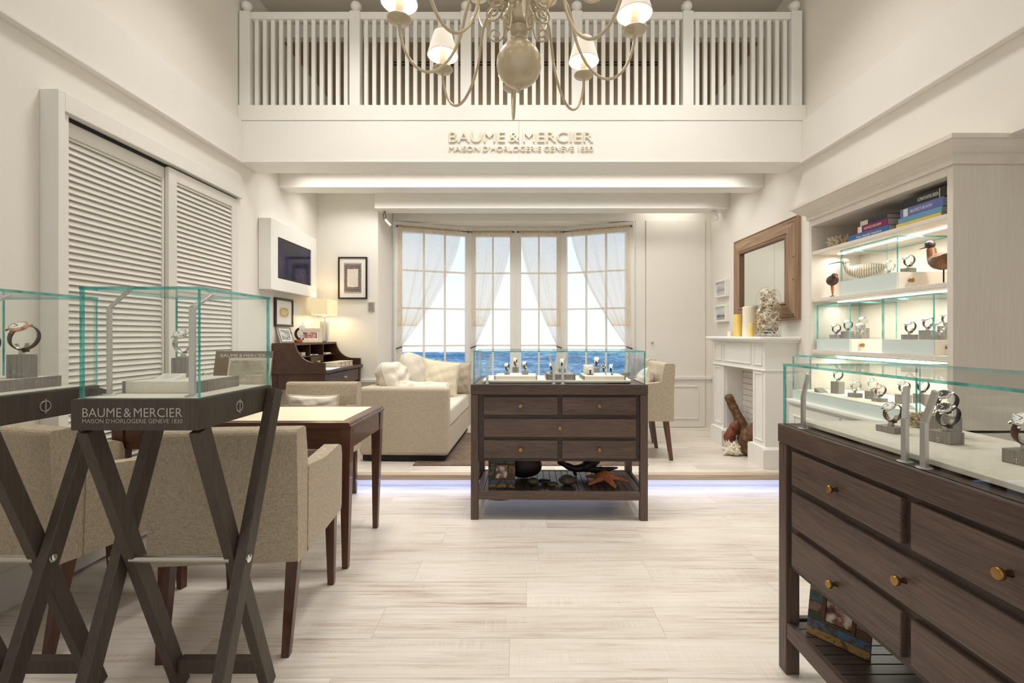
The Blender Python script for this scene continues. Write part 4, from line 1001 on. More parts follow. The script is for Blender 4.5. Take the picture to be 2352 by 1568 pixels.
watch_on_block((.628, 3.40, zr), 65, .010, .026, 'blackstrap', 'chrome', 'dialdark', 'small watch with dark ring dial on the right riser', 'tiny block under the dark ring dialled watch', phi=142, sc=.78)
watch_on_block((.678, 3.39, zr), 70, .010, .028, 'blackstrap', 'chrome', 'dial', 'watch at the right end of the right riser, middle counter', 'tiny block at the right end of the right riser', phi=142, sc=.78)
cushion('watch_pillow', (.520, 3.455, zr + .036), (R(-18), 0, R(-8)), .076, .074, .034, M['ivory'], 'tiny white watch pillow on the right riser, middle counter', .06, 0, 12)
tw = thing('jewellery_stand', 'little black T shaped stand with a ladies watch before the white pillow', 'watch stand', (.525, 3.395, zr))
part('base', bx((-.024, -.01, 0), (.024, .014, .004)), M['black'], tw, .001); part('post', bx((-.006, -.003, .004), (.006, .004, .04)), M['blackstrap'], tw, .001); part('bar', MB().tube([(-.008, 0, .04), (0, 0, .042), (.008, 0, .04)], .004, 8), M['chrome'], tw)
plaque((-.026, 3.335, zr), 0, .075, 'white slanted card on the left riser of the middle counter'); plaque((.585, 3.335, zr), -2, .076, 'white slanted card on the right riser of the middle counter', d=.06); plaque((.655, 3.355, zr), -2, .03, 'small white card at the right of the right riser', d=.03)
# cabinet, second shelf case
z2 = 1.562 + .1035
watch_on_block((2.385, 2.975, z2), -72, .012, .055, 'chrome', 'chrome', 'dial', 'blue grey strapped watch in the second shelf case', 'flat block in the second shelf case', phi=140, sc=1.0, wyaw=-2)
watch_on_block((2.425, 2.875, z2), -72, .032, .060, 'brownstrap', 'chrome', 'dial', 'brown strapped watch on the raised block in the second shelf case', 'raised pale block in the second shelf case', phi=140, sc=1.0, wyaw=-2)
z3 = 1.170 + .0855
for n, (x, y, h, st, br, wl, sl) in enumerate([
    (2.365, 3.445, .030, 'blackstrap', False, 'dark strapped watch leftmost in the far third shelf case', 'low block leftmost in the far third shelf case'),
    (2.420, 3.400, .055, 'blackstrap', False, 'dark strapped watch second from left in the far third shelf case', 'middle block in the far third shelf case'),
    (2.510, 3.370, .078, 'chrome', True, 'steel bracelet watch raised highest in the far third shelf case', 'tall block in the far third shelf case'),
    (2.425, 3.285, .030, 'chrome', True, 'steel bracelet watch in front of the tall block, far third shelf case', 'low block at the right in the far third shelf case'),
    (2.365, 2.795, .030, 'blackstrap', False, 'dark strapped watch leftmost in the near third shelf case', 'low block leftmost in the near third shelf case'),
    (2.420, 2.735, .055, 'brownstrap', False, 'brown strapped watch second from left in the near third shelf case', 'middle block in the near third shelf case'),
    (2.500, 2.700, .080, 'brownstrap', False, 'brown strapped watch raised highest in the near third shelf case', 'tall block in the near third shelf case'),
    (2.375, 2.615, .026, 'chrome', True, 'steel bracelet watch at the right in the near third shelf case', 'low block at the right in the near third shelf case')]):
    watch_on_block((x, y, z3), -72, h, .062, st, 'chrome', 'dial', wl, sl, br, 130, .95, wyaw=-2)
z4 = .79 + .0745
for x, y, h, st, br, ca, wl, sl in [
    (2.285, 3.31, .085, 'blackstrap', False, 'chrome', 'watch on the tallest block in the long case on the ledge', 'tallest block in the long case on the ledge'),
    (2.265, 3.11, .028, 'chrome', True, 'chrome', 'steel bracelet watch left of centre in the long case on the ledge', 'low block left of centre in the long case'),
    (2.320, 3.03, .050, 'chrome', True, 'chrome', 'steel bracelet watch at the centre of the long case on the ledge', 'middle block at the centre of the long case'),
    (2.270, 2.905, .022, 'brownstrap', False, 'rose', 'rose gold watch right of centre in the long case on the ledge', 'low block under the rose gold watch of the long case'),
    (2.345, 2.815, .055, 'brownstrap', False, 'chrome', 'brown strapped watch behind the post, long case on the ledge', 'block behind the post, long case on the ledge'),
    (2.345, 2.685, .075, 'brownstrap', False, 'chrome', 'brown strapped watch at the right end of the long case on the ledge', 'block at the right end of the long case')]:
    watch_on_block((x, y, z4), -76, h, .064, st, ca, 'dial', wl, sl, br, 130, 1.0, emb=True, wyaw=-2)
plaque((2.215, 3.38, z4), 15, .075, 'grey slanted card at the left end of the long case', 'block', h=.03); plaque((2.255, 2.60, z4), 15, .085, 'white slanted card at the right end of the long case', h=.03)

# ------------------------------------------------------------------ books on the top cabinet shelf
def book(loc, L, d, h, mat, label, title=None, tw=.6, toff=.25, tmat='paper', deco=None, rot=0):
    t = thing('book', label, 'book', loc, R(rot), 'books on the top cabinet shelf')     # spine at local x=0, looks towards -x; length along -y
    part('cover', MB().box((0, -L, 0), (.003, 0, h)).box((.003, -L, 0), (d, 0, .003)).box((.003, -L, h - .003), (d, 0, h)), mat, t, .0012)
    part('pages', bx((.003, -L + .004, .003), (d - .004, -.004, h - .003)), M['page'], t)
    if title: part('title', text_mesh(title, L * tw, h * .36, 0, .01), M[tmat], t, loc=(-.0006, -L * toff, h * .32), rotz=(0, 0, R(-90)))
    if deco: part('spine_patch', bx((-.0005, -L * deco[1], h * .06), (0, -L * deco[0], h * .94)), deco[2], t)
    return t
bk = lambda n, r, g, b_: plain(n, lin(r, g, b_), .4)
zs = 1.9255
book((2.300, 3.225, zs), .350, .22, .044, bk('blue_cover', 52, 104, 160), 'blue book at the bottom of the far stack', 'New Seaside Interiors', .62, .23, 'paper')
book((2.305, 3.150, zs + .0445), .265, .22, .046, bk('magenta_cover', 128, 18, 84), 'magenta book in the middle of the far stack', 'ARCHITECTURE NOW!', .56, .25, 'paper', (.04, .18, M['paper']))
book((2.315, 3.130, zs + .091), .225, .21, .034, bk('navy_cover', 40, 46, 66), 'navy book with pale spine end on top of the far stack', None, .4, .42, 'paper', (.0, .30, M['creambook']))
book((2.300, 2.815, zs), .300, .23, .028, bk('yellow_cover', 214, 194, 96), 'yellow book at the bottom of the near stack', None)
book((2.300, 2.800, zs + .0285), .290, .23, .030, bk('light_blue_cover', 104, 156, 186), 'light blue book second from the bottom of the near stack', None)
book((2.305, 2.790, zs + .059), .285, .23, .052, bk('lilac_blue_cover', 96, 112, 178), 'lilac blue book with white roundel in the near stack', 'ARCHITECTURE NOW!', .52, .24, 'paper', (.08, .19, M['paper']))
book((2.312, 2.775, zs + .1115), .275, .23, .056, bk('black_cover', 26, 22, 22), 'thick black book on top of the near stack', 'ULTIMATE HOTEL DESIGN', .48, .36, 'paper', (.86, .875, M['paper']))

# coral pieces
def coral(name, loc, w, h, mat, label, seed, n=64):
    rnd = random.Random(seed); mb = MB()
    for i in range(n):
        a = rnd.uniform(0, 2 * PI); r0 = rnd.uniform(0, w * .16); p = Vector((r0 * math.cos(a), r0 * math.sin(a), rnd.uniform(0, h * .15))); d = Vector((math.cos(a) * rnd.uniform(.2, 1), math.sin(a) * rnd.uniform(.2, 1), rnd.uniform(.1, 1))).normalized()
        L = w * rnd.uniform(.34, .52); q = p + d * L * .5; e = q + (d + Vector((rnd.uniform(-.5, .5), rnd.uniform(-.5, .5), .3))).normalized() * L * .5; e2 = q + (d + Vector((rnd.uniform(-.9, .9), rnd.uniform(-.9, .9), .2))).normalized() * L * .42
        for pts in ((p, q, e), (q, q.lerp(e2, .5), e2)):
            pts = [Vector((v.x, v.y, max(.004, min(v.z, h)))) for v in pts]
            mb.tube(pts, [w * .034, w * .028, w * .021], 6, caps=False); mb.ball(pts[-1], w * .031, 8)
    return solid(name, mb, mat, label, 'coral', loc)
coral('coral', (2.355, 3.385, zs), .17, .085, M['coral'], 'branching pale coral at the far end of the top shelf', 3)
coral('coral', (1.395, 1.590, zb), .115, .05, M['coral'], 'pale coral piece inside the right front counter', 5, 60)
# ------------------------------------------------------------------ decoy birds in the cabinet
def bird_mat(name, c0, c1, c2):
    m, nt, b = newmat(name)
    v = coords(nt, (1, 1, 1), False); w = N(nt, 'ShaderNodeTexWave'); w.inputs['Scale'].default_value = 22; w.inputs['Distortion'].default_value = 3; w.bands_direction = 'X'
    nt.links.new(v, w.inputs['Vector']); r = ramp(nt, [(.2, c0), (.55, c1), (.85, c2)]); nt.links.new(w.outputs['Fac'], r.inputs[0]); nt.links.new(r.outputs[0], b.inputs['Base Color'])
    b.inputs['Roughness'].default_value = .5; return m
curl_m = bird_mat('striped_wader_paint', (.20, .155, .11, 1), (.46, .37, .25, 1), (.56, .50, .42, 1))
darkbird = mottled('dark_bird_paint', [(.35, (.03, .022, .018, 1)), (.65, (.085, .055, .04, 1))], 18, .45, .1)
rustbird = mottled('rusty_bird_paint', [(.35, (.10, .04, .018, 1)), (.65, (.32, .15, .055, 1))], 9, .4, .1)
redp = plain('red_paint', (.55, .035, .02, 1), .4)
def bird(loc, rot, sc, label, bm, hm, billm, bill, post_h, postm, neck=1.0):
    # local: heads along +x; body centre at the origin, post below
    t = thing('decoy_bird', label, 'bird figure', (loc[0], loc[1], loc[2] + post_h), R(rot)); t.scale = (sc,) * 3
    body = MB().tube(smooth_path([(-.155, 0, .030), (-.12, 0, .022), (-.07, 0, .010), (-.01, 0, 0), (.045, 0, .006), (.072, 0, .030), (.084, 0, .052 * neck + .01)], 4),
                     [.006, .010, .014, .019, .024, .030, .036, .042, .046, .049, .051, .052, .052, .051, .049, .046, .042, .038, .034, .030, .027, .0245, .023, .022, .021], 14, flat=(1.0, .95), up=(0, 0, 1))
    part('body', body, bm, t)
    hd = MB().ball((.090, 0, .068 * neck + .012), .0245, 14, 0, (1.12, .92, .95))
    part('head', hd, hm, t)
    part('bill', MB().tube(bill, [.0045, .0035, .0018], 8), billm, t)
    part('eye', MB().ball((.101, -.0195, .076 * neck + .012), .003, 8).ball((.101, .0195, .076 * neck + .012), .003, 8), M['black'], t)
    wing = MB().tube(smooth_path([(.035, 0, .012), (-.03, 0, .010), (-.09, 0, .022), (-.165, 0, .024)], 3), [.032, .041, .046, .048, .047, .044, .038, .029, .017, .004], 10, flat=(.62, 1.18), up=(0, 0, 1))
    part('wings', wing, bm, t)
    part('post', MB().tube([(0, 0, -.03), (0, 0, -post_h / sc + .004)], .0035, 8), postm, t); part('foot_plate', MB().lathe([(.03, -post_h / sc), (.03, -post_h / sc + .006), (.026, -post_h / sc + .008), (.0001, -post_h / sc + .008)], 20), postm, t)
    return t
bird((2.525, 3.42, 1.562), 141, .98, 'pale striped wader decoy with long thin bill on the second shelf', curl_m, curl_m, M['black'], [(.11, 0, .080), (.15, 0, .078), (.20, 0, .068)], .195, M['drift'])
bird((2.425, 2.635, 1.562), 86, 1.05, 'dark rust coloured decoy bird at the near end of the second shelf', rustbird, darkbird, M['black'], [(.11, 0, .094), (.14, 0, .094), (.165, 0, .092)], .145, M['black'], 1.35)
db = thing('decoy_bird', 'small dark bird with red bill on a tapering post, far end of second shelf', 'bird figure', (2.345, 3.455, 1.562), R(-105))
part('body', MB().tube(smooth_path([(-.055, 0, .118), (-.03, 0, .125), (0, 0, .128), (.028, 0, .132), (.040, 0, .150)], 4), [.006, .012, .018, .024, .029, .033, .036, .038, .039, .039, .038, .036, .033, .030, .027, .025, .024], 14, up=(0, 0, 1)), darkbird, db)
part('head', MB().ball((.042, 0, .158), .022, 12), darkbird, db); part('bill', MB().tube([(.058, 0, .156), (.072, 0, .150), (.080, 0, .140)], [.007, .006, .001], 8), redp, db)
part('post', MB().tube([(.0, 0, .10), (.004, 0, .05), (.008, 0, .012)], [.012, .009, .0035], 8), M['orange'], db); part('foot_plate', MB().lathe([(.02, 0), (.02, .008), (.014, .014), (.0001, .015)], 14), M['darkwood'], db, loc=(.008, 0, 0))

# ------------------------------------------------------------------ things on the counter shelves
def photo_frame_wood(loc, rot, label):
    t = thing('picture_frame', label, 'picture frame', loc, rot)     # faces -y, bottom edge on the shelf
    w, h = .192, .205
    cols = [lin(150, 120, 66), lin(70, 98, 128), lin(92, 62, 38), lin(58, 66, 48), lin(120, 96, 84), lin(72, 102, 110)]
    mats = [mottled('flaking_paint', [(.43, (.075, .042, .022, 1)), (.50, tuple(v * .85 for v in c[:3]) + (1,)), (.8, c)], 30, .7, .4) for c in cols]
    zs_ = [0, .026, .052]
    part('bottom_board', bx((-w / 2, 0, 0), (w / 2, .016, .026)), mats[0], t, .0015); part('bottom_board', bx((-w / 2, .001, .0265), (w / 2, .016, .054)), mats[1], t, .0015)
    for k, (z0, z1) in enumerate(((.0545, .082), (.0825, .115), (.1155, .150), (.1505, h - .041))):
        part('side_board', bx((-w / 2, .001, z0), (-.052, .016, z1)), mats[(k + 3) % 6], t, .0015); part('side_board', bx((.052, .001, z0), (w / 2, .016, z1)), mats[(k * 2 + 2) % 6], t, .0015)
    part('top_board', bx((-w / 2, .001, h - .040), (w / 2, .016, h)), mats[5], t, .0015)
    for a, b in (((-.052, -.003, .0545), (.052, .012, .064)), ((-.052, -.003, .154), (.052, .012, .1638)), ((-.052, -.003, .0642), (-.040, .012, .1538)), ((.040, -.003, .0642), (.052, .012, .1538))): part('inner_moulding', bx(a, b), mats[2], t, .002)
    part('picture', bx((-.040, .004, .064), (.040, .006, .154)), hatpic, t); part('backing', bx((-w / 2 + .01, .0165, .01), (w / 2 - .01, .020, h - .01)), M['black'], t)
    part('easel_leg', MB().tube([(0, .020, h * .75), (0, .075, .012)], .004, 6), M['black'], t)
    return t
def hatmat():
    m, nt, b = newmat('old_photo_of_a_straw_hat')
    tc = N(nt, 'ShaderNodeTexCoord'); n1 = noise(nt, tc.outputs['Object'], 26, 3, .5)
    r = ramp(nt, [(.36, lin(48, 24, 20)), (.46, lin(120, 66, 54)), (.54, lin(170, 160, 146)), (.66, lin(206, 200, 186))]); nt.links.new(n1, r.inputs[0]); nt.links.new(r.outputs[0], b.inputs['Base Color'])
    b.inputs['Roughness'].default_value = .2; return m
hatpic = hatmat()
photo_frame_wood((-.125, 3.285, .196), (R(-9), 0, R(-2)), 'weathered painted frame with a photo on the middle counter shelf')
photo_frame_wood((1.108, 1.612, .196), (R(-13), 0, R(-53)), 'weathered painted frame with a photo on the right counter shelf')
def lump(name, loc, rot, sx, sy, sz, mat, label, cat, amp=.08, seed=1, fr=3):
    rnd = random.Random(seed); p = [rnd.uniform(0, 6) for _ in range(6)]
    def f(u, v):
        a, b = 2 * PI * u, PI * (v - .5); d = Vector((math.cos(a) * math.cos(b), math.sin(a) * math.cos(b), math.sin(b)))
        k = 1 + amp * (math.sin(fr * d.x + p[0]) + math.sin(fr * d.y + p[1]) + math.sin(fr * 1.3 * d.z + p[2])) / 2
        return (d.x * sx * k, d.y * sy * k, sz + d.z * sz * k)
    return solid(name, MB().grid(f, 24, 14), mat, label, cat, loc, rot)
zc = .1945
lump('stone', (.105, 3.36, zc), (0, 0, .2), .046, .034, .024, M['stone'], 'pale olive pebble leftmost on the middle counter shelf', 'stone', .06, 1)
lump('stone', (.187, 3.375, zc), (0, 0, -.1), .046, .034, .019, M['stone_d'], 'black flat pebble second from left on the shelf', 'stone', .06, 2)
lump('stone', (.242, 3.325, zc), (0, 0, .1), .042, .032, .017, M['stone'], 'small flat olive pebble third on the shelf', 'stone', .06, 3)
lump('stone', (.350, 3.35, zc), (0, 0, -.25), .064, .048, .036, M['stone'], 'largest rounded stone in the middle of the counter shelf', 'stone', .10, 4)
lump('burl', (.045, 3.52, zc), (0, 0, 0), .135, .05, .092, M['darkwood'], 'big black rounded wood burl behind the photo frame on the shelf', 'wood burl', .05, 5)
def branchy(name, loc, rot, limbs, mat, label, cat='driftwood', bumpf=.25, seed=2):
    rnd = random.Random(seed); mb = MB()
    for pts, rad in limbs:
        sp = smooth_path(pts, 5); n = len(sp); rr = []
        for i in range(n):
            t = i / (n - 1) * (len(rad) - 1); k = min(int(t), len(rad) - 2); rr.append((rad[k] * (1 - t + k) + rad[k + 1] * (t - k)) * (1 + bumpf * rnd.uniform(-.5, .6)))
        d0, d1 = (sp[0] - sp[1]).normalized(), (sp[-1] - sp[-2]).normalized()
        sp = [sp[0] + d0 * rr[0] * .55, sp[0] + d0 * rr[0] * .35] + sp + [sp[-1] + d1 * rr[-1] * .35, sp[-1] + d1 * rr[-1] * .55]; rr = [rr[0] * .35, rr[0] * .75] + rr + [rr[-1] * .75, rr[-1] * .35]
        mb.tube(sp, rr, 12)
    return solid(name, mb, mat, label, cat, loc, rot)
branchy('driftwood', (.46, 3.56, zc), 0, [([(-.145, 0, .115), (-.10, .005, .085), (-.03, 0, .060), (.05, 0, .072), (.105, .0, .105), (.165, .01, .120)], [.030, .021, .027, .040, .038, .014]),
    ([(.02, 0, .055), (.09, -.01, .060), (.17, .0, .050), (.30, .01, .062)], [.016, .028, .024, .007]), ([(-.04, 0, .055), (-.03, 0, .030), (-.02, .0, .008)], [.014, .012, .011]), ([(.12, 0, .06), (.13, -.005, .03), (.14, 0, .008)], [.014, .012, .010])],
    M['darkwood'], 'blackened twisted driftwood at the back of the middle counter shelf', seed=4)
branchy('driftwood', (1.30, 1.36, zc), R(-70), [([(-.10, 0, .035), (-.05, .01, .032), (.02, 0, .038), (.10, .01, .032)], [.014, .026, .030, .016])], M['drift'], 'brown driftwood end on the right counter shelf', seed=6)
# big orange starfish, spiny
def starfish_mesh(name, Rr, mat, spines=True, seed=1, h=.24):
    rnd = random.Random(seed); mb = MB()
    for k in range(5):
        a = 2 * PI * k / 5 + .3; d = Vector((math.cos(a), math.sin(a), 0)); pts = [d * (Rr * t) + Vector((0, 0, Rr * h * (1 - t) ** 1.3 + Rr * .055)) for t in (0, .2, .45, .7, .9, 1.0)]
        mb.tube(pts, [Rr * .30, Rr * .23, Rr * .15, Rr * .10, Rr * .07, Rr * .02], 8 if not spines else 12, flat=(.7, 1), up=(0, 0, 1))
        if spines:
            for i in range(44):
                t = rnd.uniform(.05, .96); r_ = Rr * (.28 - .22 * t); b = rnd.uniform(-1.2, 1.2); s = Vector((-d.y, d.x, 0)); base = d * Rr * t + Vector((0, 0, Rr * h * (1 - t) ** 1.3 + Rr * .055)); nn = (s * math.sin(b) + Vector((0, 0, .7)) * math.cos(b))
                mb.tube([base + nn * r_ * .85, base + nn * (r_ * 1.0 + Rr * .035)], [Rr * .022, Rr * .004], 5)
    return mb.mesh(name, mat)
so = link('starfish', starfish_mesh('starfish', .165, M['orange']), None, (.635, 3.395, zc + .008), R(-20)); so['label'] = 'large spiny orange starfish on the middle counter shelf'; so['category'] = 'starfish'

# ------------------------------------------------------------------ mantel: candles, glass dome of starfish
zm = .112 + 1.1575
def candle(x, y, r, h, mat, label):
    t = thing('candle', label, 'candle', (x, y, zm), 0, 'pillar candles on the mantel')
    part('wax', MB().lathe([(r, 0), (r * 1.0, .004), (r, h - .004), (r * .94, h), (r * .45, h - .004), (.0001, h - .008)], 20), mat, t); part('wick', MB().tube([(0, 0, h - .008), (.001, 0, h + .006)], .0012, 5), M['black'], t)
candle(2.235, 4.885, .026, .052, M['wax_w'], 'short cream candle stub leftmost on the mantel'); candle(2.245, 4.735, .040, .225, M['wax_y'], 'yellow pillar candle leftmost of the tall ones')
candle(2.205, 4.645, .024, .132, M['wax_y'], 'small yellow candle in front of the cream pillar'); candle(2.245, 4.505, .058, .290, M['wax_w'], 'tallest thick cream pillar candle on the mantel')
candle(2.345, 4.535, .036, .232, M['wax_y'], 'yellow pillar candle right behind the cream pillar'); candle(2.205, 4.375, .022, .13, M['wax_y'], 'small yellow candle beside the glass dome')
dm = thing('glass_dome', 'glass cloche on a chrome foot filled with starfish on the mantel', 'glass dome', (2.255, 4.175, zm))
part('dome', MB().lathe([(.103, .012), (.104, .03), (.104, .33), (.098, .375), (.080, .415), (.050, .442), (.0001, .452)], 40), M['glass'], dm)
part('foot', MB().lathe([(.10, 0), (.106, .004), (.106, .010), (.09, .012), (.0001, .012)], 32), M['chrome'], dm); part('chrome_band', MB().lathe([(.1062, .018), (.1062, .026)], 40).lathe([(.1062, .040), (.1062, .046)], 40), M['chrome'], dm)
for k in range(4): part('chrome_leg', MB().tube([(.106 * math.cos(k * PI / 2 + .4), .106 * math.sin(k * PI / 2 + .4), .004), (.106 * math.cos(k * PI / 2 + .4), .106 * math.sin(k * PI / 2 + .4), .085)], .004, 6), M['chrome'], dm)
stm = [starfish_mesh('starfish', .040, M['star'], False, s, .10) for s in (1, 2)]
rnd = random.Random(21)
for i in range(135):
    a = rnd.uniform(0, 2 * PI); z = .045 + .36 * (i / 135) + rnd.uniform(-.01, .01); rr = (rnd.uniform(.3, 1) ** .6) * (.080 if z < .33 else .060)
    o = link('starfish', stm[i % 2], None, (2.255 + rr * math.cos(a), 4.175 + rr * math.sin(a), zm + z), (rnd.uniform(.6, 2.4), rnd.uniform(0, .8), a + PI / 2 + rnd.uniform(-.6, .6)))
    o.scale = (rnd.uniform(.8, 1.1),) * 3; o['label'] = 'small bleached starfish heaped inside the glass cloche'; o['category'] = 'starfish'; o['group'] = 'starfish inside the glass dome'

# ------------------------------------------------------------------ driftwood and shell in the firebox
branchy('driftwood', (2.29, 4.66, .112), 0, [([(-.03, -.02, .01), (-.01, .03, .10), (.0, .06, .20), (-.03, .10, .33), (-.075, .135, .45), (-.105, .150, .53)], [.05, .055, .062, .048, .040, .046])], M['drift'], 'thick brown driftwood log leaning upright in the firebox', bumpf=.22, seed=9)
branchy('driftwood', (2.16, 4.62, .112), 0, [([(-.0, .10, .05), (-.015, .08, .13), (.02, .07, .22), (.05, .05, .30)], [.035, .055, .05, .015])], M['drift_red'], 'reddish driftwood piece on the left in the firebox', seed=10)
branchy('driftwood', (2.24, 4.455, .112), 0, [([(.0, .03, .05), (-.02, .02, .14), (.03, -.01, .25), (.09, -.03, .37)], [.075, .085, .08, .03])], M['drift'], 'broad brown driftwood chunk on the right in the firebox', seed=12)
branchy('twig_bundle', (2.34, 4.50, .125), 0, [([(.01 * k, .0, .25), (.01 + .012 * k, -.01 + .01 * (k % 3), .42), (-.02 + .018 * k, .03 * (k % 2), .50 + .02 * (k % 3))], [.006, .004, .002]) for k in range(6)], M['drift_red'], 'thin reddish twigs behind the firebox driftwood', 'twigs', seed=13)
rnd = random.Random(5); cm_ = MB().ball((0, 0, .062), .058, 16, 0, (1.1, .9, 1)).ball((.035, -.02, .045), .045, 12).ball((-.045, 0, .05), .036, 12)
for i in range(46):
    a, b = rnd.uniform(0, 2 * PI), rnd.uniform(-.5, 1.3); d = Vector((math.cos(a) * math.cos(b), math.sin(a) * math.cos(b), math.sin(b))); c0 = Vector((rnd.choice((-.03, 0, .03)), 0, .058))
    e = c0 + d * rnd.uniform(.072, .095); e.z = max(e.z, .004); cm_.tube([c0 + d * .035, c0 + d * .058, e], [.015, .012, .002], 6)
solid('conch_shell', cm_, M['conch'], 'white spiky conch shell on the floor before the firebox driftwood', 'shell', (2.075, 4.50, .112))

# ------------------------------------------------------------------ television box, pictures, desk lamp on the left
tv = thing('television', 'white wall box with a dark flat television screen high on the left wall', 'television', (XL + .003, 4.72, 2.035))
tw_, th_, dp = .475, .328, .115
part('housing', MB().box((0, -tw_, -th_), (dp - .012, tw_, th_)), M['white'], tv, .002)
for a, b in (((dp - .012, -tw_, -th_), (dp, -.350, th_)), ((dp - .012, .350, -th_), (dp, tw_, th_)), ((dp - .012, -.350, .180), (dp, .350, th_)), ((dp - .012, -.350, -th_), (dp, .350, -.212))): part('front_board', bx(a, b), M['white'], tv, .001)
scr = mottled('dark_screen_painted_reflection', [(.35, (.008, .006, .014, 1)), (.6, (.024, .022, .070, 1)), (.8, (.05, .044, .04, 1))], 4, .10, 0, 0, .22)  # room reflection painted into the screen as dark mottled colour
part('screen', bx((dp - .0115, -.335, -.200), (dp - .006, .335, .165)), scr, tv); part('screen_bezel', bx((dp - .0118, -.350, -.212), (dp - .010, .350, .180)), M['black'], tv); part('sensor', bx((dp, .40, -.262), (dp + .001, .408, -.254)), M['black'], tv)
def cert_mat():
    m, nt, b = newmat('engraved_certificate_print')
    tc = N(nt, 'ShaderNodeTexCoord'); sp = N(nt, 'ShaderNodeSeparateXYZ'); nt.links.new(tc.outputs['Object'], sp.inputs[0])
    n1 = noise(nt, tc.outputs['Object'], 70, 5, .6, 1.5)
    def mx(ax, half):
        a = N(nt, 'ShaderNodeMath', operation='ABSOLUTE'); nt.links.new(sp.outputs[ax], a.inputs[0]); d = N(nt, 'ShaderNodeMath', operation='DIVIDE'); d.inputs[1].default_value = half; nt.links.new(a.outputs[0], d.inputs[0]); return d.outputs[0]
    k = N(nt, 'ShaderNodeMath', operation='MAXIMUM'); nt.links.new(mx('X', .105), k.inputs[0]); nt.links.new(mx('Z', .175), k.inputs[1])
    # ornate border: distance bands broken up by engraving noise
    ad = N(nt, 'ShaderNodeMath', operation='MULTIPLY_ADD'); ad.inputs[1].default_value = .30; nt.links.new(n1, ad.inputs[0]); nt.links.new(k.outputs[0], ad.inputs[2])
    r = ramp(nt, [(.0, lin(222, 217, 209)), (.60, lin(222, 217, 209)), (.63, lin(70, 54, 54)), (.70, lin(150, 136, 132)), (.74, lin(70, 54, 54)), (.80, lin(146, 132, 128)), (.84, lin(80, 64, 62)), (.88, lin(176, 166, 160)), (1.0, lin(188, 180, 174))])
    mr = N(nt, 'ShaderNodeMapRange'); mr.inputs[1].default_value = .0; mr.inputs[2].default_value = 1.25; nt.links.new(ad.outputs[0], mr.inputs[0]); nt.links.new(mr.outputs[0], r.inputs[0])
    nt.links.new(r.outputs[0], b.inputs['Base Color']); b.inputs['Roughness'].default_value = .4; return m
ce = wall_frame('certificate', 'old engraved certificate in a thin black frame on the back wall', (-1.977, 5.5, 1.962), 0, .345, .50, .018, .022, M['black'], .050, cert_mat(), cat='certificate')
lines = MB()
for i in range(9):
    w_ = (.05, .058, .03, .062, .045, .06, .06, .04, .05)[i]; lines.box((-w_, -.0142, .085 - i * .021), (w_, -.0140, .088 - i * .021))
part('print_lines', lines, M['grey'], ce)
def birdart():
    m, nt, b = newmat('watercolour_bird_print')
    tc = N(nt, 'ShaderNodeTexCoord'); mp = N(nt, 'ShaderNodeMapping'); mp.inputs['Scale'].default_value = (10, 1, 21); nt.links.new(tc.outputs['Object'], mp.inputs[0])
    g = N(nt, 'ShaderNodeTexGradient', gradient_type='SPHERICAL'); nt.links.new(mp.outputs[0], g.inputs[0]); n1 = noise(nt, tc.outputs['Object'], 40, 3)
    ad = N(nt, 'ShaderNodeMath', operation='MULTIPLY_ADD'); ad.inputs[1].default_value = .25; nt.links.new(n1, ad.inputs[0]); nt.links.new(g.outputs['Fac'], ad.inputs[2])
    r = ramp(nt, [(.14, lin(214, 206, 190)), (.22, lin(150, 128, 70)), (.4, lin(196, 174, 110)), (.8, lin(206, 196, 150))]); nt.links.new(ad.outputs[0], r.inputs[0]); nt.links.new(r.outputs[0], b.inputs['Base Color']); return m
ba = wall_frame('picture_frame', 'small watercolour bird picture in a black frame under the television', (XL, 4.69, 1.512), R(-90), .355, .285, .022, .024, M['black'], .065, birdart())
part('bird_neck', MB().tube([(.062, -.0165, -.005), (.078, -.0165, .025), (.070, -.0165, .045)], [.010, .006, .008], 8, flat=(1, .08), up=(1, 0, 0)), M['creambook'], ba); ba.rotation_euler = (0, 0, R(90))
ba.location.x = XL
lp = thing('table_lamp', 'table lamp with clear crystal column and lit square yellow shade on the secretary', 'lamp', (-2.205, 5.235, 1.2045))
part('base', bx((-.045, -.045, 0), (.045, .045, .012)), M['chrome'], lp, .002)
for sx in (-1, 1):
    for sy in (-1, 1): part('crystal_bar', bx((sx * .0195 - .0185, sy * .0195 - .0185, .012), (sx * .0195 + .0185, sy * .0195 + .0185, .235)), M['crystal'] if sx * sy > 0 else M['glass'], lp, .001)
part('stem', MB().lathe([(.010, .235), (.010, .245), (.005, .25), (.005, .275), (.012, .285), (.005, .295), (.004, .485), (.008, .492), (.006, .50), (.0001, .502)], 12), M['chrome'], lp)
shd = MB()
for a, b in (((-.090, -.140, .305), (.090, -.138, .480)), ((-.090, .138, .305), (.090, .140, .480)), ((-.090, -.138, .305), (-.088, .138, .480)), ((.088, -.138, .305), (.090, .138, .480))): shd.box(a, b)
part('lamp_shade', shd, M['deskshade'], lp)
part('bulb', MB().ball((0, 0, .38), .022, 12), M['bulb'], lp)
ll = bpy.data.lights.new('lamp_light', 'POINT'); ll.energy = 3.5; ll.color = (1, .80, .50); ll.shadow_soft_size = .03
lo_ = bpy.data.objects.new('lamp_light', ll); C.objects.link(lo_); lo_.parent = lp; lo_.location = (0, 0, .33)
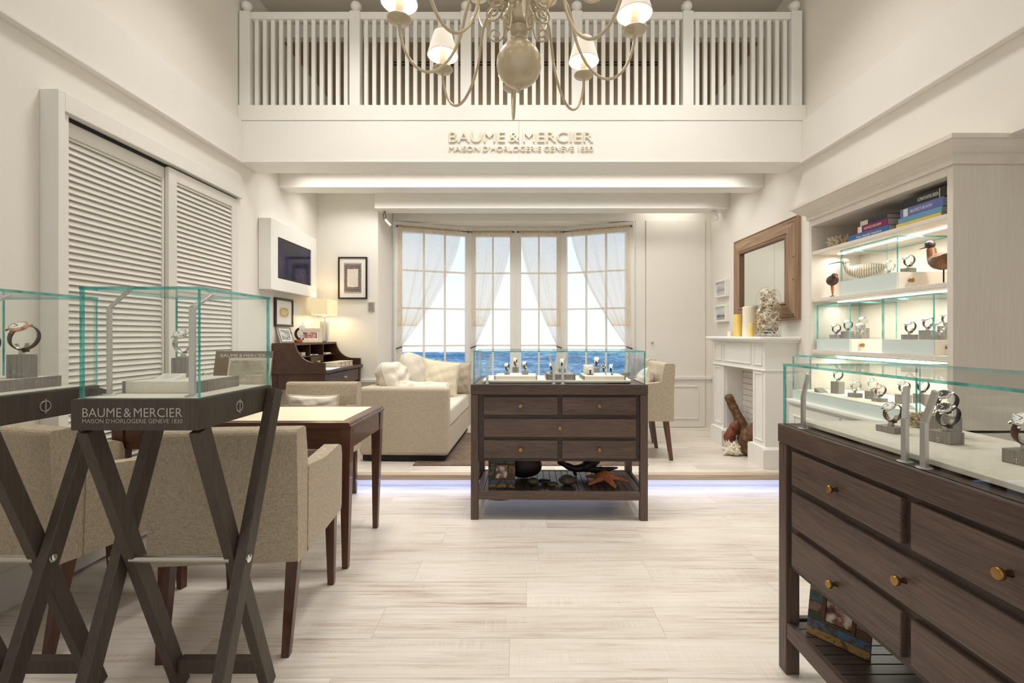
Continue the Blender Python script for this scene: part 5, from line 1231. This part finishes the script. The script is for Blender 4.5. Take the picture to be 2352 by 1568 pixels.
# pictures and tool on the secretary
def stand_frame(name, label, loc, rotz, lean, w, h, fw, fmat, art, mw):
    t = thing(name, label, 'picture frame', loc, (R(-lean), 0, rotz))
    for a, b in (((-w / 2, 0, 0), (-w / 2 + fw, .014, h)), ((w / 2 - fw, 0, 0), (w / 2, .014, h)), ((-w / 2 + fw, 0, h - fw), (w / 2 - fw, .014, h)), ((-w / 2 + fw, 0, 0), (w / 2 - fw, .014, fw))): part('frame_member', bx(a, b), fmat, t, .002)
    part('mount', bx((-w / 2 + fw, .004, fw), (w / 2 - fw, .007, h - fw)), M['paper'], t); part('picture', bx((-w / 2 + fw + mw, .003, fw + mw), (w / 2 - fw - mw, .004, h - fw - mw)), art, t)
    part('easel_leg', MB().tube([(0, .014, h * .8), (0, .014 + h * .42, h * .20 - .03)], .004, 6), M['chrome'], t); return t
flower = mottled('pink_and_dark_flower_print', [(.38, (.05, .035, .03, 1)), (.46, (.36, .16, .13, 1)), (.62, (.60, .34, .27, 1))], 22, .4, 0)
beachm = mottled('black_and_white_photo', [(.35, (.08, .08, .08, 1)), (.6, (.55, .54, .52, 1))], 25, .4, 0)
champ = plain('champagne_frame', (.55, .44, .33, 1), .35, .5)
stand_frame('picture_frame', 'champagne framed flower picture standing on the secretary beside the lamp', (-2.215, 4.90, 1.206), R(28), 22, .235, .165, .036, champ, flower, .012)
stand_frame('picture_frame', 'silver framed photo seen edge on at the left of the secretary', (-2.30, 4.60, 1.206), R(72), 20, .17, .17, .018, M['chrome'], beachm, .012)
tl = thing('watchmaker_tool', 'black C shaped watchmaker gauge with dial on an orange base', 'tool', (-2.265, 4.735, 1.2045))
part('base', MB().lathe([(.036, 0), (.040, .006), (.038, .026), (.030, .032), (.0001, .032)], 20), plain('orange_wood', (.45, .11, .035, 1), .35), tl, label='orange wooden base')
cpts = [(.03 + .055 * math.cos(R(a)) , 0, .092 + .058 * math.sin(R(a))) for a in range(70, 300, 12)]
part('c_frame', MB().tube(cpts, [.008 + .007 * math.sin(PI * i / (len(cpts) - 1)) for i in range(len(cpts))], 10, flat=(1, .7)), M['black'], tl); part('pillar', MB().lathe([(.012, .03), (.012, .075), (.026, .078), (.026, .083), (.0001, .083)], 14), M['chrome'], tl, loc=(.035, 0, 0))
part('dial_gauge', MB().lathe([(.028, -.006), (.030, -.004), (.030, .004), (.024, .006), (.0001, .006)], 20), M['dial'], tl, loc=(.045, -.012, .155), rotz=(R(90), 0, R(25))); part('spindle', MB().tube([(.045, 0, .205), (.045, 0, .09)], .0035, 8).ball((.045, 0, .207), .006, 8), M['chrome'], tl)
# papers and books in and on the secretary
sx0, sy0 = XL + .005, 4.47
solid('small_book', MB().box((0, 0, 0), (.10, .095, .038)).box((-.012, -.003, -.001), (.002, .098, .040)), [M['page']], 'thick pale paper block in the left pigeonhole of the secretary', 'book', (sx0 + .09, sy0 + .21, .112 + .9565), R(4), .002)
for i, (dx, dy, h) in enumerate(((.08, .40, .012), (.10, .50, .008))): solid('envelope_stack', bx((0, 0, 0), (.10, .085, h)), M['paper'], ('white card stack on the left in the middle pigeonhole', 'thin white card stack on the right in the middle pigeonhole')[i], 'papers', (sx0 + dx, sy0 + dy, .112 + .9555), R(3), .001)
solid('letter_bundle', MB().box((0, 0, 0), (.15, .17, .010)).box((.01, .01, .010), (.145, .155, .016)), M['paper'], 'white letters in the right pigeonhole of the secretary', 'papers', (sx0 + .065, sy0 + .745, .112 + .9555), R(5), .001)
lb = thing('ledger', 'old cream ledger with dark binding cords on the secretary worktop', 'book', (sx0 + .30, sy0 + .47, .112 + .8255), R(-2))
part('pages', bx((0, 0, .003), (.15, .42, .050)), M['creambook'], lb, .004)
for k in range(3): part('cord', bx((-.002, .10 + k * .11, 0), (.152, .108 + k * .11, .054)), M['brownstrap'], lb, .002)
part('cover', MB().box((-.004, -.004, 0), (.154, .424, .003)).box((-.004, -.004, .050), (.154, .424, .053)), M['leather'], lb)
solid('open_sheet', bx((0, 0, 0), (.20, .34, .0015)), M['paper'], 'white paper sheet on the front of the secretary worktop', 'paper', (sx0 + .32, sy0 + .10, .112 + .8255), R(4))
solid('brass_weight', MB().lathe([(.016, 0), (.018, .006), (.010, .016), (.010, .026), (.014, .034), (.006, .044), (.0001, .046)], 14), M['brass'], 'little brass weight at the left of the worktop sheet', 'weight', (sx0 + .385, sy0 + .065, .112 + .8255))
pl_ = thing('wall_plate', 'small beige switch plate below the certificate', 'switch plate', (-1.758, 5.5, 1.622)); part('plate', bx((-.040, -.010, -.058), (.040, 0, .058)), M['grey'], pl_, .002); part('rocker', bx((-.028, -.013, -.045), (.028, -.010, .045)), M['block'], pl_, .001)
# spot lamps under the last beam
sp_ = thing('spot_lamp', 'small white spot lamp with dark cable loop under the left end of the beam', 'spot lamp', (-1.60, 5.50, 2.759))
part('mount', MB().lathe([(.022, -.006), (.022, 0)], 16), M['steel'], sp_); part('cable', MB().tube(smooth_path([(0, 0, -.005), (-.022, 0, -.05), (-.004, 0, -.10), (.012, 0, -.06), (0, 0, -.006)], 5), .004, 6), M['black'], sp_); part('body', MB().lathe([(.0001, 0), (.016, .002), (.016, .10), (.012, .104), (.0001, .104)], 16), M['white'], sp_, loc=(.005, 0, -.095), rotz=(0, R(140), 0))
s2_ = thing('spot_lamp', 'stubby white spot lamp under the right end of the beam', 'spot lamp', (2.31, 5.50, 2.759)); part('mount', MB().lathe([(.020, -.01), (.020, 0)], 16), M['white'], s2_); part('body', MB().lathe([(.0001, 0), (.034, .003), (.036, .09), (.030, .098), (.0001, .094)], 18), M['white'], s2_, loc=(.01, 0, -.012), rotz=(R(14), R(168), 0))

# ------------------------------------------------------------------ brochures and plant on the writing desk
br = thing('brochure', 'dark brown folder with shop name lettering standing on the writing desk', 'brochure', (-1.79, 2.94, .8085), (R(-10), 0, R(-2)))
part('cover', bx((-.19, 0, 0), (.19, .006, .375)), M['brownfolder'], br, .001); part('lettering', text_mesh('BAUME & MERCIER', .30, .022, 0, 0), M['paper'], br, loc=(-.155, -.0006, .335)); part('easel', MB().tube([(0, .006, .3), (0, .10, .004)], .005, 6), M['brownfolder'], br)
bf = thing('brochure', 'cream booklet with landscape cover leaning before the brown folder', 'brochure', (-1.70, 2.855, .8085), (R(-10), 0, R(-2)))
part('cover', bx((-.135, 0, 0), (.135, .010, .335)), M['creambook'], bf, .001); part('cover_photo', bx((-.122, -.0006, .03), (.122, 0, .318)), M['landscape'], bf); part('lettering', text_mesh('BAUME&MERCIER', .10, .011, 0, 0), M['paper'], bf, loc=(-.01, -.0012, .22))
pp = thing('potted_plant', 'little pot of yellow green leaves on the writing desk', 'plant', (-2.0, 2.86, .8085))
part('pot', MB().lathe([(.045, 0), (.055, .10), (.058, .105), (.052, .108), (.048, .10), (.0001, .098)], 20), M['paper'], pp)
rnd = random.Random(8)
for i in range(18):
    a = rnd.uniform(0, 2 * PI); r_ = rnd.uniform(.05, .12); zt = rnd.uniform(.15, .235); d = Vector((math.cos(a), math.sin(a), 0)); s = Vector((-d.y, d.x, 0)); b0 = Vector((0, 0, .10)); m1 = d * r_ * .5 + Vector((0, 0, zt)); e = d * r_ * 1.25 + Vector((0, 0, zt - .02)); m0 = b0.lerp(m1, .6)
    part('leaf', MB().add([b0, m0 + s * .012, m1 + s * .022, e, m1 - s * .022, m0 - s * .012, m1 + Vector((0, 0, .008))], [(0, 1, 6), (1, 2, 6), (2, 3, 6), (3, 4, 6), (4, 5, 6), (5, 0, 6)]), M['leaf'], pp)

# ------------------------------------------------------------------ curtains on rods at the bay window
def curtain(i, tie_left, label_r, label_c, x0, x1, tx):
    p, q, nc, sl, sr = WINS[i]; d = Vector((q[0] - p[0], q[1] - p[1], 0)); L = d.length; ang = math.atan2(d.y, d.x)
    rod = thing('curtain_rod', label_r, 'curtain rod', (p[0], p[1], 2.655), ang, 'bay window curtain rods')
    part('rod', MB().tube([(.03, -.075, 0), (L - .03, -.075, 0)], .006, 8), M['darkbrass'], rod)
    for x in (.03, L - .03): part('finial', MB().ball((x, -.075, 0), .013, 10), M['darkbrass'], rod); part('bracket', MB().tube([(x, -.03, 0), (x, -.072, 0)], .005, 6), M['darkbrass'], rod)
    t = thing('curtain', label_c, 'curtain', (p[0], p[1], 0), ang, 'sheer curtains of the bay window')
    zt, ztie, zb_ = 2.675, 1.125, .70
    W_ = x1 - x0
    def surf(vmax, yo, amp, ph, narrow=0):
        def f(u, v):
            z = zt + (zb_ - zt) * v * vmax
            h = (zt - z) / (zt - ztie)
            if h <= 1:
                wfree = .045 + (W_ - .045) * (1 - h ** 1.55)
                edge = x0 if tie_left else x1
                base = edge + (tx - edge) * h ** 1.5
            else:
                k = (h - 1) / ((zt - zb_) / (zt - ztie) - 1); wfree = .045 + .13 * k ** .8; base = tx - (.0 if tie_left else -.0) - (1 if tie_left else -1) * .03 * k
            if tie_left: x = base + u * wfree if h <= 1 else base + (u - .25) * wfree
            else: x = base - u * wfree if h <= 1 else base - (u - .25) * wfree
            g = min(1, abs(h - 1) * 1.2 + .25)
            fo = (math.sin(u * 34 + ph + 2 * h) * .6 + math.sin(u * 19 + 1.7 * ph) * .5) * amp * g * (.5 + .5 * min(1, h * 1.5))
            q = min(1, max(0, (v * vmax - .012) / .05)); fo *= q; hd = (math.sin(u * 120) * .003 - .004) * (1 - q)
            return (x, -.075 + yo + fo + hd, z)
        return f
    part('sheer_panel', MB().grid(surf(1, 0, .020, i * 1.3), 70, 46), M['sheer'], t)
    part('overlay', MB().grid(surf(.645, -.011, .018, i * 1.3), 70, 30), M['overlay'], t)
    fh = surf(.645, -.0135, .018, i * 1.3); part('hem', MB().grid(lambda u, v: fh(u, .988 + v * .012), 70, 1), M['overlay'], t)
    n = 18; ring = [(tx + (1 if tie_left else -1) * .022 + .034 * math.cos(2 * PI * k / n), -.075 + .034 * math.sin(2 * PI * k / n), ztie + .012 * math.cos(2 * PI * k / n) * (1 if tie_left else -1)) for k in range(n + 1)]
    part('tieback', MB().tube(ring, .007, 6, caps=False), M['darkbrass'], t)
Ls_ = [(Vector((q[0] - p[0], q[1] - p[1], 0))).length for p, q, *_ in WINS]
curtain(0, True, 'dark rod over the left angled casement', 'sheer curtain tied back at the far left of the bay', .04, Ls_[0] - .13, .03)
curtain(1, True, 'dark rod over the left straight casement', 'sheer curtain tied left over the left straight casement', .03, Ls_[1] - .045, .035)
curtain(2, False, 'dark rod over the right straight casement', 'sheer curtain tied right over the right straight casement', .05, Ls_[2] - .03, Ls_[2] - .035)
curtain(3, False, 'dark rod over the right angled casement', 'sheer curtain tied back at the far right of the bay', .13, Ls_[3] - .04, Ls_[3] - .03)
